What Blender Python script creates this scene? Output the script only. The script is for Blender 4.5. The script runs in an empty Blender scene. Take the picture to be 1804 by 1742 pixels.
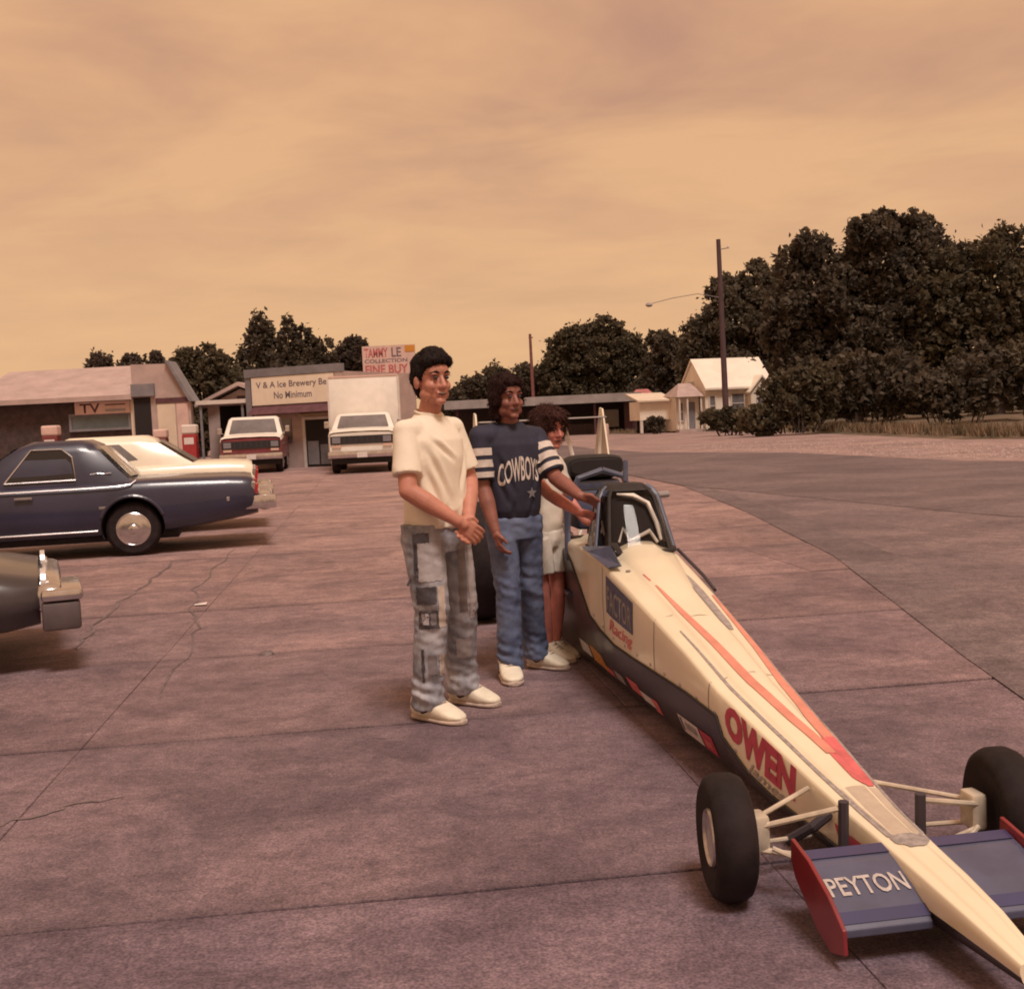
import bpy, bmesh, math, random
import numpy as np
from mathutils import Vector, Matrix, noise
from mathutils.bvhtree import BVHTree

random.seed(7)
rng = np.random.default_rng(7)
S = bpy.context.scene
COL = S.collection
R = math.radians

# ------------------------------------------------------------------ camera
cam_d = bpy.data.cameras.new('camera')
cam = bpy.data.objects.new('camera', cam_d)
COL.objects.link(cam)
S.camera = cam
cam_d.sensor_fit = 'HORIZONTAL'
cam_d.sensor_width = 36.0
cam_d.lens = 40.81
cam_d.clip_start = 0.05
cam_d.clip_end = 3000
PITCH, ROLL, EYE = R(3.6055), R(2.7), 1.40
f0 = Vector((0, math.cos(PITCH), -math.sin(PITCH)))
u0 = Vector((0, math.sin(PITCH), math.cos(PITCH)))
r0 = Vector((1, 0, 0))
rr = r0 * math.cos(ROLL) - u0 * math.sin(ROLL)
uu = r0 * math.sin(ROLL) + u0 * math.cos(ROLL)
M = Matrix((rr, uu, -f0)).transposed().to_4x4()
M.translation = Vector((0, 0, EYE))
cam.matrix_world = M

# ------------------------------------------------------------------ sky
W = bpy.data.worlds.new('World')
S.world = W
W.use_nodes = True
nt = W.node_tree
nt.nodes.clear()
N = nt.nodes.new
L = nt.links.new
SUN_EL, SUN_AZ = 62.0, 158.0           # azimuth: degrees clockwise from +Y (behind the camera, a little to the right)
sky = N('ShaderNodeTexSky')
sky.sky_type = 'NISHITA'
sky.sun_disc = False
sky.sun_elevation = R(SUN_EL)
sky.sun_rotation = R(SUN_AZ)
sky.dust_density = 4.0
bg1 = N('ShaderNodeBackground')
bg1.inputs['Strength'].default_value = 0.06
L(sky.outputs[0], bg1.inputs['Color'])
tc = N('ShaderNodeTexCoord')
sep = N('ShaderNodeSeparateXYZ')
L(tc.outputs['Generated'], sep.inputs[0])
zz = N('ShaderNodeMath'); zz.operation = 'MAXIMUM'
L(sep.outputs['Z'], zz.inputs[0]); zz.inputs[1].default_value = 0.0
za = N('ShaderNodeMath'); za.operation = 'ADD'
L(zz.outputs[0], za.inputs[0]); za.inputs[1].default_value = 0.16
dx = N('ShaderNodeMath'); dx.operation = 'DIVIDE'
L(sep.outputs['X'], dx.inputs[0]); L(za.outputs[0], dx.inputs[1])
dy = N('ShaderNodeMath'); dy.operation = 'DIVIDE'
L(sep.outputs['Y'], dy.inputs[0]); L(za.outputs[0], dy.inputs[1])
cmb = N('ShaderNodeCombineXYZ')
L(dx.outputs[0], cmb.inputs[0]); L(dy.outputs[0], cmb.inputs[1])
mp = N('ShaderNodeMapping')
mp.inputs['Rotation'].default_value = (0, 0, R(-24))
mp.inputs['Scale'].default_value = (0.95, 1.25, 1)
mp.inputs['Location'].default_value = (3.1, 1.7, 0)
L(cmb.outputs[0], mp.inputs['Vector'])
n1 = N('ShaderNodeTexNoise')
n1.inputs['Scale'].default_value = 1.45
n1.inputs['Detail'].default_value = 5.0
n1.inputs['Roughness'].default_value = 0.56
n1.inputs['Distortion'].default_value = 0.35
L(mp.outputs[0], n1.inputs['Vector'])
cr = N('ShaderNodeValToRGB')
cr.color_ramp.elements[0].position = 0.30
cr.color_ramp.elements[0].color = (0.570, 0.305, 0.195, 1)
cr.color_ramp.elements[1].position = 0.62
cr.color_ramp.elements[1].color = (0.820, 0.462, 0.240, 1)
L(n1.outputs[0], cr.inputs[0])
hz = N('ShaderNodeMapRange')                       # overcast is brighter and yellower low down
hz.interpolation_type = 'SMOOTHSTEP'
hz.inputs['From Min'].default_value = 0.02
hz.inputs['From Max'].default_value = 0.30
hz.inputs['To Min'].default_value = 0.72
hz.inputs['To Max'].default_value = 0.0
L(sep.outputs['Z'], hz.inputs['Value'])
mixc = N('ShaderNodeMixRGB')
mixc.inputs['Color2'].default_value = (0.865, 0.522, 0.268, 1)
L(hz.outputs[0], mixc.inputs['Fac'])
L(cr.outputs[0], mixc.inputs['Color1'])
bg2 = N('ShaderNodeBackground')
bg2.inputs['Strength'].default_value = 1.0
L(mixc.outputs[0], bg2.inputs['Color'])
mx = N('ShaderNodeMixShader')
mx.inputs['Fac'].default_value = 0.93              # cloud cover
L(bg1.outputs[0], mx.inputs[1]); L(bg2.outputs[0], mx.inputs[2])
wo = N('ShaderNodeOutputWorld')
L(mx.outputs[0], wo.inputs['Surface'])

# ------------------------------------------------------------------ sun (veiled by cloud)
sd = bpy.data.lights.new('sun', 'SUN')
sd.energy = 2.7
sd.angle = R(16)
sd.color = (1.0, 0.875, 0.79)
so = bpy.data.objects.new('sun', sd)
COL.objects.link(so)
el, az = R(SUN_EL), R(SUN_AZ)
sv = Vector((math.sin(az) * math.cos(el), math.cos(az) * math.cos(el), math.sin(el)))
so.rotation_euler = sv.to_track_quat('Z', 'Y').to_euler()
so.location = (0, 0, 30)

S.view_settings.view_transform = 'Standard'
S.view_settings.look = 'None'
S.view_settings.exposure = 0.0
S.view_settings.gamma = 1.0
S.cycles.filter_width = 1.9
S.cycles.max_bounces = 6
S.render.film_transparent = False

# ------------------------------------------------------------------ helpers
def tag(o, label=None, cat=None, group=None, kind=None):
    if label: o['label'] = label
    if cat: o['category'] = cat
    if group: o['group'] = group
    if kind: o['kind'] = kind
    return o

def empty(name, loc=(0, 0, 0), rz=0.0):
    o = bpy.data.objects.new(name, None)
    COL.objects.link(o)
    o.location = loc
    o.rotation_euler = (0, 0, rz)
    o.empty_display_size = 0.1
    return o

def link(name, me, mat, parent=None, smooth=None):
    o = bpy.data.objects.new(name, me)
    COL.objects.link(o)
    if mat is not None and not me.materials:
        for m in (mat if isinstance(mat, (list, tuple)) else [mat]):
            me.materials.append(m)
    if parent: o.parent = parent
    if smooth is not None:
        shade(me, smooth)
    return o

def shade(me, angle=None):
    """smooth everywhere (angle None) or smooth with edges sharper than angle kept sharp"""
    me.polygons.foreach_set('use_smooth', [True] * len(me.polygons))
    if angle:
        bm = bmesh.new(); bm.from_mesh(me)
        a = R(angle)
        for e in bm.edges:
            if len(e.link_faces) == 2 and e.calc_face_angle(0) > a:
                e.smooth = False
        bm.to_mesh(me); bm.free()

def copy_tree(o, parent=None):
    c = o.copy(); COL.objects.link(c)
    if parent: c.parent = parent
    for ch in list(o.children):
        copy_tree(ch, c)
    return c

class MB:
    """collects shapes, builds ONE mesh object"""
    def __init__(s): s.v, s.f, s.mi, s.m = [], [], [], 0
    def add(s, vs, fs):
        b = len(s.v); s.v += [tuple(v) for v in vs]
        s.f += [tuple(i + b for i in f) for f in fs]; s.mi += [s.m] * len(fs)
        return s
    def box(s, c, d, rz=0, M=None):
        x, y, z = d[0] / 2, d[1] / 2, d[2] / 2
        vs = [Vector((i * x, j * y, k * z)) for i in (-1, 1) for j in (-1, 1) for k in (-1, 1)]
        if rz: vs = [Matrix.Rotation(rz, 3, 'Z') @ v for v in vs]
        if M is not None: vs = [M @ v for v in vs]
        vs = [v + Vector(c) for v in vs]
        return s.add(vs, [(0, 1, 3, 2), (4, 6, 7, 5), (0, 4, 5, 1), (2, 3, 7, 6), (0, 2, 6, 4), (1, 5, 7, 3)])
    def bb(s, x0, x1, y0, y1, z0, z1):
        return s.box(((x0 + x1) / 2, (y0 + y1) / 2, (z0 + z1) / 2), (x1 - x0, y1 - y0, z1 - z0))
    def bevbox(s, c, d, b, rz=0):
        """box with chamfered edges"""
        bm = bmesh.new()
        bmesh.ops.create_cube(bm, size=1.0)
        for v in bm.verts: v.co = Vector((v.co.x * d[0], v.co.y * d[1], v.co.z * d[2]))
        bmesh.ops.bevel(bm, geom=bm.edges[:], offset=b, segments=2, profile=0.5, affect='EDGES')
        Mx = Matrix.Translation(Vector(c)) @ Matrix.Rotation(rz, 4, 'Z')
        bm.verts.index_update()
        s.add([Mx @ v.co for v in bm.verts], [[v.index for v in f.verts] for f in bm.faces]); bm.free()
        return s
    def loft(s, rings, caps=True, closed=True):
        n = len(rings[0]); vs = [p for r_ in rings for p in r_]; fs = []
        for i in range(len(rings) - 1):
            for j in range(n if closed else n - 1):
                k = (j + 1) % n
                fs.append((i * n + j, i * n + k, (i + 1) * n + k, (i + 1) * n + j))
        if caps:
            fs.append(tuple(range(n - 1, -1, -1)))
            b = (len(rings) - 1) * n
            fs.append(tuple(range(b, b + n)))
        return s.add(vs, fs)
    def tube(s, pts, r, n=8, caps=True):
        pts = [Vector(p) for p in pts]
        if not hasattr(r, '__len__'): r = [r] * len(pts)
        rings = []
        ref = None
        for i, p in enumerate(pts):
            t = (pts[min(i + 1, len(pts) - 1)] - pts[max(i - 1, 0)]).normalized()
            if ref is None or abs(t.dot(ref)) > .95:
                ref = Vector((0, 0, 1)) if abs(t.z) < .9 else Vector((1, 0, 0))
            u = t.cross(ref).normalized(); w = t.cross(u).normalized()
            ref = u.cross(t)
            rings.append([p + (u * math.cos(2 * math.pi * k / n) + w * math.sin(2 * math.pi * k / n)) * r[i] for k in range(n)])
        return s.loft(rings, caps)
    def lathe(s, prof, c=(0, 0, 0), axis='z', n=24):
        """prof: (radius, height) pairs"""
        rings = []
        for (rd, h) in prof:
            ring = []
            for k in range(n):
                a = 2 * math.pi * k / n
                x, y = rd * math.cos(a), rd * math.sin(a)
                v = {'z': (x, y, h), 'x': (h, x, y), 'y': (x, h, y)}[axis]
                ring.append(Vector(v) + Vector(c))
            rings.append(ring)
        return s.loft(rings, True)
    def prism(s, poly, d0, d1, axis='y'):
        """poly (a,b) extruded along axis from d0 to d1; axis y: poly is (x,z); x: (y,z); z: (x,y)"""
        def P(q, d):
            return {'y': (q[0], d, q[1]), 'x': (d, q[0], q[1]), 'z': (q[0], q[1], d)}[axis]
        n = len(poly)
        vs = [P(q, d0) for q in poly] + [P(q, d1) for q in poly]
        fs = [tuple(range(n)), tuple(range(2 * n - 1, n - 1, -1))]
        for i in range(n):
            k = (i + 1) % n
            fs.append((i, i + n, k + n, k))
        return s.add(vs, fs)
    def mesh(s, name='mesh'):
        me = bpy.data.meshes.new(name)
        me.from_pydata(s.v, [], s.f)
        bm = bmesh.new(); bm.from_mesh(me)
        bmesh.ops.recalc_face_normals(bm, faces=bm.faces)
        bm.to_mesh(me); bm.free()
        if any(s.mi): me.polygons.foreach_set('material_index', s.mi)
        me.update()
        return me
    def build(s, name, mat, parent=None, smooth=None, bevel=0.0, seg=2, subsurf=0):
        me = s.mesh(name)
        o = link(name, me, mat, parent)
        if bevel:
            m = o.modifiers.new('bevel', 'BEVEL'); m.width = bevel; m.segments = seg; m.limit_method = 'ANGLE'; m.angle_limit = R(30)
        if subsurf:
            m = o.modifiers.new('sub', 'SUBSURF'); m.levels = subsurf; m.render_levels = subsurf
        if smooth is not None: shade(me, smooth)
        return o

def bake(o):
    """apply modifiers: replace the object's mesh with its evaluated mesh"""
    dg = bpy.context.evaluated_depsgraph_get()
    ev = o.evaluated_get(dg)
    me = bpy.data.meshes.new_from_object(ev, depsgraph=dg)
    old = o.data
    o.modifiers.clear()
    o.data = me
    if old.users == 0: bpy.data.meshes.remove(old)
    return o

# ---- materials -----------------------------------------------------------
def mat(name, col, rough=0.6, metal=0.0, var=0.0, vscale=4.0, bump=0.0, bscale=60.0, spec=0.5, col2=None, coat=0.0,
        det=4.0, stretch=(1, 1, 1), bdist=0.01, sheen=0.0, trans=0.0, rvar=0.0):
    m = bpy.data.materials.new(name); m.use_nodes = True
    t = m.node_tree; b = t.nodes['Principled BSDF']
    b.inputs['Base Color'].default_value = (*col, 1)
    b.inputs['Roughness'].default_value = rough
    b.inputs['Metallic'].default_value = metal
    b.inputs['Specular IOR Level'].default_value = spec
    b.inputs['Coat Weight'].default_value = coat
    b.inputs['Coat Roughness'].default_value = 0.12
    b.inputs['Sheen Weight'].default_value = sheen
    b.inputs['Transmission Weight'].default_value = trans
    c = t.nodes.new('ShaderNodeTexCoord')
    mpn = t.nodes.new('ShaderNodeMapping'); mpn.inputs['Scale'].default_value = stretch
    t.links.new(c.outputs['Object'], mpn.inputs['Vector'])
    if var or col2:
        n_ = t.nodes.new('ShaderNodeTexNoise'); n_.inputs['Scale'].default_value = vscale; n_.inputs['Detail'].default_value = det
        n_.inputs['Roughness'].default_value = 0.62
        t.links.new(mpn.outputs[0], n_.inputs['Vector'])
        rp = t.nodes.new('ShaderNodeValToRGB')
        rp.color_ramp.elements[0].position = 0.36; rp.color_ramp.elements[1].position = 0.66
        c2 = col2 or tuple(x * (1 + var) for x in col)
        c1 = col if col2 else tuple(x * (1 - var) for x in col)
        rp.color_ramp.elements[0].color = (*c1, 1); rp.color_ramp.elements[1].color = (*[min(1, x) for x in c2], 1)
        t.links.new(n_.outputs[0], rp.inputs[0]); t.links.new(rp.outputs[0], b.inputs['Base Color'])
        if rvar:
            mr = t.nodes.new('ShaderNodeMapRange')
            mr.inputs['To Min'].default_value = max(0.02, rough - rvar); mr.inputs['To Max'].default_value = min(1, rough + rvar)
            t.links.new(n_.outputs[0], mr.inputs['Value']); t.links.new(mr.outputs[0], b.inputs['Roughness'])
    if bump:
        n2 = t.nodes.new('ShaderNodeTexNoise'); n2.inputs['Scale'].default_value = bscale; n2.inputs['Detail'].default_value = 5
        t.links.new(mpn.outputs[0], n2.inputs['Vector'])
        bn = t.nodes.new('ShaderNodeBump'); bn.inputs['Strength'].default_value = bump; bn.inputs['Distance'].default_value = bdist
        t.links.new(n2.outputs[0], bn.inputs['Height']); t.links.new(bn.outputs[0], b.inputs['Normal'])
    return m

MT = {}
def mk(key, *a, **k):
    MT[key] = mat(key, *a, **k); return MT[key]

mk('chrome', (.62, .60, .62), .22, 1.0, var=.12, vscale=6)
mk('alloy', (.50, .48, .49), .36, .85, var=.2, vscale=20)
mk('rubber', (.020, .013, .014), .8, spec=.25, var=.35, vscale=9, bump=.25, bscale=120, bdist=.004)
mk('glass_dark', (.016, .014, .016), .09, 0, spec=.6)
mk('glass_grey', (.16, .145, .15), .12, 0, var=.25, vscale=1.3, spec=.7)
mk('black_paint', (.022, .016, .020), .40, var=.3, vscale=5, coat=.3, rvar=.1)
mk('matt_black', (.022, .017, .017), .75, var=.3, vscale=14)
mk('white_paint', (.78, .73, .66), .38, var=.06, vscale=2.2, coat=.25, rvar=.1)
mk('plate_red', (.20, .020, .026), .4, var=.15, vscale=6, coat=.3)
mk('cream_paint', (.81, .71, .525), .32, var=.05, vscale=2.0, coat=.5, rvar=.08)
mk('navy_paint', (.021, .021, .048), .34, var=.22, vscale=1.5, coat=.45, rvar=.08)
mk('red_paint', (.34, .028, .035), .38, var=.15, vscale=6, coat=.3)
mk('tail_red', (.42, .018, .022), .25, var=.2, vscale=20, coat=.5)
mk('decal_red', (.46, .045, .085), .45, var=.15, vscale=30)
mk('decal_salmon', (.70, .27, .20), .42, var=.12, vscale=9)
mk('decal_warm', (.52, .43, .34), .40, var=.10, vscale=12, coat=.3)
mk('decal_pink', (.64, .13, .14), .45, var=.2, vscale=12)
mk('decal_grey', (.33, .29, .28), .45, var=.25, vscale=40)
mk('decal_blue', (.085, .085, .15), .45, var=.3, vscale=40)
mk('decal_orange', (.60, .25, .035), .45, var=.35, vscale=45)
mk('decal_white', (.66, .60, .58), .5, var=.2, vscale=60)
mk('decal_dim', (.48, .43, .41), .5, var=.15, vscale=60)
mk('wing_blue', (.080, .086, .145), .36, var=.14, vscale=7, coat=.4)
mk('wing_edge', (.040, .040, .115), .36, coat=.4, var=.1)
mk('tube_blue', (.075, .088, .145), .40, var=.2, vscale=10, coat=.3)
mk('strut', (.62, .54, .44), .35, .35, var=.2, vscale=14)
mk('skin', (.50, .215, .155), .52, var=.10, vscale=14, bump=.12, bscale=90, bdist=.003)
mk('skin_dark', (.27, .105, .080), .52, var=.14, vscale=14, bump=.12, bscale=90, bdist=.003)
mk('hair_auburn', (.062, .024, .020), .68, spec=.15, var=.4, vscale=60, bump=.9, bscale=110, stretch=(1, 1, .35), bdist=.012)
mk('skin_red', (.58, .21, .17), .52, var=.14, vscale=14, bump=.12, bscale=90, bdist=.003)
mk('hair', (.016, .010, .010), .68, spec=.15, var=.4, vscale=60, bump=.9, bscale=110, stretch=(1, 1, .35), bdist=.012)
mk('hair_brown', (.034, .014, .014), .68, spec=.15, var=.4, vscale=60, bump=.9, bscale=110, stretch=(1, 1, .35), bdist=.012)
mk('tee', (.80, .71, .58), .85, var=.04, vscale=9, bump=.12, bscale=240, bdist=.003)
mk('tee_white', (.76, .69, .60), .85, var=.06, vscale=9, bump=.12, bscale=240, bdist=.003)
mk('shorts', (.68, .62, .55), .88, var=.08, vscale=14, bump=.5, bscale=38, stretch=(1, 1, .25), bdist=.02)
mk('jersey', (.022, .022, .044), .78, var=.2, vscale=10, bump=.15, bscale=220, bdist=.004)
mk('jersey_white', (.62, .54, .49), .80, var=.12, vscale=30)
mk('denim', (.060, .078, .150), .86, col2=(.155, .190, .300), vscale=6, bump=.25, bscale=160, bdist=.004)
mk('acid', (.155, .162, .205), .86, col2=(.47, .465, .51), vscale=8, det=7, bump=.3, bscale=150, bdist=.005, stretch=(1, 1, .6))
mk('acid_light', (.41, .38, .40), .86, var=.12, vscale=16, bump=.3, bscale=40, bdist=.01)
mk('acid_pale', (.50, .42, .37), .86, var=.12, vscale=16)
mk('acid_dark', (.070, .060, .070), .88, var=.3, vscale=20)
mk('acid_mid', (.20, .175, .185), .86, var=.2, vscale=20)
mk('shoe', (.75, .68, .55), .60, var=.08, vscale=16, bump=.2, bscale=40, bdist=.01)
mk('sole', (.50, .40, .34), .8, var=.2, vscale=20)
mk('dark_trim', (.045, .035, .045), .7)
mk('mouth', (.10, .030, .030), .5)
mk('teeth', (.50, .40, .35), .4)
mk('stucco_pink', (.44, .33, .30), .9, var=.12, vscale=1.4, bump=.2, bscale=18, bdist=.02)
mk('stucco_cream', (.66, .55, .43), .9, var=.08, vscale=1.0, bump=.2, bscale=18, bdist=.02)
mk('siding_white', (.80, .71, .60), .8, var=.07, vscale=.8, bump=.15, bscale=10, bdist=.02)
mk('roof_pink', (.42, .31, .285), .92, var=.12, vscale=1.2, bump=.3, bscale=20, bdist=.02)
mk('roof_grey', (.30, .27, .265), .85, var=.18, vscale=.7)
mk('roof_red', (.42, .15, .14), .85, var=.12, vscale=1)
mk('trim_blue', (.20, .185, .20), .7, var=.15, vscale=2)
mk('trim_white', (.62, .55, .50), .7, var=.08, vscale=3)
mk('maroon', (.095, .035, .045), .6, var=.25, vscale=4)
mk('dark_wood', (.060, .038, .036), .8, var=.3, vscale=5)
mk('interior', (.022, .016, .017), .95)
mk('ivory_paint', (.83, .745, .60), .32, var=.05, vscale=2.0, coat=.5, rvar=.08)
mk('sign_cream', (.80, .69, .56), .6, var=.06, vscale=2)
mk('sign_text', (.15, .115, .145), .7)
mk('sign_red', (.46, .13, .125), .7, var=.2, vscale=8)
mk('sign_pink', (.62, .43, .38), .7, var=.1, vscale=2)
mk('teal', (.105, .125, .130), .25, var=.2, vscale=.9)
mk('awning', (.58, .38, .29), .8, var=.1, vscale=3)
mk('pole_wood', (.085, .050, .055), .9, var=.3, vscale=3, stretch=(6, 6, .4))
mk('bark', (.050, .036, .032), .95, var=.35, vscale=3, bump=.7, bscale=12, bdist=.05)
mk('car_dark', (.040, .032, .036), .35, var=.25, vscale=3, coat=.4)
mk('bumper_rubber', (.10, .075, .080), .6, var=.2, vscale=6)
mk('maroon_paint', (.19, .035, .045), .34, var=.2, vscale=3, coat=.4)
mk('lens', (.55, .50, .48), .2, var=.2, vscale=30, coat=.5)

def leaf_mat(name, c1, c2):
    m = mat(name, c1, .75, col2=c2, vscale=.9, det=6.0, spec=.1)
    t = m.node_tree; b = t.nodes['Principled BSDF']; out = [n for n in t.nodes if n.type == 'OUTPUT_MATERIAL'][0]
    tl = t.nodes.new('ShaderNodeBsdfTranslucent'); mxs = t.nodes.new('ShaderNodeMixShader'); mxs.inputs[0].default_value = .42
    src = b.inputs['Base Color'].links[0].from_socket
    t.links.new(src, tl.inputs[0]); t.links.new(b.outputs[0], mxs.inputs[1]); t.links.new(tl.outputs[0], mxs.inputs[2]); t.links.new(mxs.outputs[0], out.inputs[0])
    return m
MT['leaf_a'] = leaf_mat('leaf_a', (.070, .060, .042), (.195, .160, .106))
MT['leaf_b'] = leaf_mat('leaf_b', (.074, .062, .048), (.205, .168, .120))
MT['leaf_c'] = leaf_mat('leaf_c', (.066, .054, .044), (.175, .142, .104))
MT['leaf_d'] = leaf_mat('leaf_d', (.060, .046, .040), (.150, .116, .095))
# ================================================================== ground
def concrete_mat(name, base, dark, light, slab=True, scale=1.0):
    m = bpy.data.materials.new(name); m.use_nodes = True
    t = m.node_tree; b = t.nodes['Principled BSDF']; n = t.nodes.new; l = t.links.new
    geo = n('ShaderNodeNewGeometry')
    def nz(sc, det, ro, st=(1, 1, 1), dist=0.0):
        mp_ = n('ShaderNodeMapping'); mp_.inputs['Scale'].default_value = st
        l(geo.outputs['Position'], mp_.inputs['Vector'])
        q = n('ShaderNodeTexNoise'); q.inputs['Scale'].default_value = sc; q.inputs['Detail'].default_value = det
        q.inputs['Roughness'].default_value = ro; q.inputs['Distortion'].default_value = dist
        l(mp_.outputs[0], q.inputs['Vector']); return q
    big = nz(.55 * scale, 5, .6, dist=.4)
    r1 = n('ShaderNodeValToRGB')
    r1.color_ramp.elements[0].position = .30; r1.color_ramp.elements[0].color = (*dark, 1)
    r1.color_ramp.elements[1].position = .70; r1.color_ramp.elements[1].color = (*light, 1)
    e = r1.color_ramp.elements.new(.5); e.color = (*base, 1)
    l(big.outputs[0], r1.inputs[0])
    # stains: streaky darker blotches with a shape of their own
    st = nz(1.5 * scale, 7, .68, (.85, 1.05, 1), .9)
    r2 = n('ShaderNodeValToRGB')
    r2.color_ramp.elements[0].position = .40; r2.color_ramp.elements[0].color = (.66, .65, .68, 1)
    r2.color_ramp.elements[1].position = .58; r2.color_ramp.elements[1].color = (1, 1, 1, 1)
    l(st.outputs[0], r2.inputs[0])
    m1 = n('ShaderNodeMixRGB'); m1.blend_type = 'MULTIPLY'; m1.inputs['Fac'].default_value = .92
    l(r1.outputs[0], m1.inputs[1]); l(r2.outputs[0], m1.inputs[2])
    # aggregate
    ag = nz(34, 3, .7)
    r3 = n('ShaderNodeValToRGB')
    r3.color_ramp.elements[0].position = .30; r3.color_ramp.elements[0].color = (.70, .70, .72, 1)
    r3.color_ramp.elements[1].position = .68; r3.color_ramp.elements[1].color = (1.22, 1.20, 1.18, 1)
    l(ag.outputs[0], r3.inputs[0])
    m2 = n('ShaderNodeMixRGB'); m2.blend_type = 'MULTIPLY'; m2.inputs['Fac'].default_value = .9
    l(m1.outputs[0], m2.inputs[1]); l(r3.outputs[0], m2.inputs[2])
    out = m2
    # oil drips: sparse round spots
    vo = n('ShaderNodeTexVoronoi'); vo.inputs['Scale'].default_value = 1.15; vo.inputs['Randomness'].default_value = 1
    wv = n('ShaderNodeMixRGB'); wv.inputs['Fac'].default_value = .12
    l(geo.outputs['Position'], wv.inputs[1]); l(st.outputs[1], wv.inputs[2]); l(wv.outputs[0], vo.inputs['Vector'])
    r4 = n('ShaderNodeValToRGB')
    r4.color_ramp.elements[0].position = .035; r4.color_ramp.elements[0].color = (.45, .43, .45, 1)
    r4.color_ramp.elements[1].position = .11; r4.color_ramp.elements[1].color = (1, 1, 1, 1)
    l(vo.outputs['Distance'], r4.inputs[0])
    m3 = n('ShaderNodeMixRGB'); m3.blend_type = 'MULTIPLY'; m3.inputs['Fac'].default_value = .8
    l(m2.outputs[0], m3.inputs[1]); l(r4.outputs[0], m3.inputs[2]); out = m3
    if slab:
        oi = n('ShaderNodeObjectInfo')
        mr = n('ShaderNodeMapRange'); mr.inputs['To Min'].default_value = .90; mr.inputs['To Max'].default_value = 1.08
        l(oi.outputs['Random'], mr.inputs['Value'])
        hs = n('ShaderNodeHueSaturation'); l(mr.outputs[0], hs.inputs['Value']); l(out.outputs[0], hs.inputs['Color']); out = hs
        sx = n('ShaderNodeSeparateXYZ'); l(oi.outputs['Location'], sx.inputs[0])      # vignette painted in: slabs darker near the camera, paler far off
        vig = n('ShaderNodeMapRange'); vig.inputs['From Min'].default_value = 3.0; vig.inputs['From Max'].default_value = 14.0; vig.inputs['To Min'].default_value = 0.0; vig.inputs['To Max'].default_value = 1.0
        l(sx.outputs['Y'], vig.inputs['Value'])
        tn = n('ShaderNodeMixRGB'); tn.inputs[1].default_value = (.74, .735, .87, 1); tn.inputs[2].default_value = (1.46, 1.34, 1.22, 1); l(vig.outputs[0], tn.inputs['Fac'])
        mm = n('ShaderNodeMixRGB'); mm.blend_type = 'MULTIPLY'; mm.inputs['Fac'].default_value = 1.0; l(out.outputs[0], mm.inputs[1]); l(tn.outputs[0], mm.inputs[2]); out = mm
    l(out.outputs[0], b.inputs['Base Color'])
    b.inputs['Roughness'].default_value = .78
    b.inputs['Specular IOR Level'].default_value = .45
    gr = nz(105, 2, .6); rg3 = n('ShaderNodeValToRGB')
    rg3.color_ramp.elements[0].position = .34; rg3.color_ramp.elements[0].color = (.62, .61, .64, 1)
    rg3.color_ramp.elements[1].position = .64; rg3.color_ramp.elements[1].color = (1.30, 1.27, 1.24, 1)
    l(gr.outputs[0], rg3.inputs[0])
    mo = nz(7.5, 5, .72); rg4 = n('ShaderNodeValToRGB')
    rg4.color_ramp.elements[0].position = .36; rg4.color_ramp.elements[0].color = (.76, .75, .77, 1)
    rg4.color_ramp.elements[1].position = .62; rg4.color_ramp.elements[1].color = (1.14, 1.13, 1.12, 1)
    l(mo.outputs[0], rg4.inputs[0])
    g1 = n('ShaderNodeMixRGB'); g1.blend_type = 'MULTIPLY'; g1.inputs['Fac'].default_value = 1.0; l(out.outputs[0], g1.inputs[1]); l(rg3.outputs[0], g1.inputs[2])
    g2 = n('ShaderNodeMixRGB'); g2.blend_type = 'MULTIPLY'; g2.inputs['Fac'].default_value = 1.0; l(g1.outputs[0], g2.inputs[1]); l(rg4.outputs[0], g2.inputs[2]); out = g2
    if slab:                                   # dirt ground into the slab's transverse edges
        tco = n('ShaderNodeTexCoord'); so_ = n('ShaderNodeSeparateXYZ'); l(tco.outputs['Object'], so_.inputs[0])
        ab = n('ShaderNodeMath'); ab.operation = 'ABSOLUTE'; l(so_.outputs['Y'], ab.inputs[0])
        wb_ = n('ShaderNodeMath'); wb_.operation = 'MULTIPLY_ADD'; l(mo.outputs[0], wb_.inputs[0]); wb_.inputs[1].default_value = .16; l(ab.outputs[0], wb_.inputs[2])
        re = n('ShaderNodeMapRange'); re.inputs['From Min'].default_value = 1.00; re.inputs['From Max'].default_value = 1.10; re.inputs['To Min'].default_value = 0; re.inputs['To Max'].default_value = .55
        l(wb_.outputs[0], re.inputs['Value'])
        ed = n('ShaderNodeMixRGB'); ed.blend_type = 'MULTIPLY'; ed.inputs[2].default_value = (.52, .50, .53, 1); l(re.outputs[0], ed.inputs['Fac']); l(out.outputs[0], ed.inputs[1]); out = ed
    l(out.outputs[0], b.inputs['Base Color'])
    bp = n('ShaderNodeBump'); bp.inputs['Strength'].default_value = .55; bp.inputs['Distance'].default_value = .006
    l(ag.outputs[0], bp.inputs['Height'])
    bp2 = n('ShaderNodeBump'); bp2.inputs['Strength'].default_value = .35; bp2.inputs['Distance'].default_value = .03
    l(st.outputs[0], bp2.inputs['Height']); l(bp.outputs[0], bp2.inputs['Normal'])
    l(bp2.outputs[0], b.inputs['Normal'])
    return m

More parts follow.
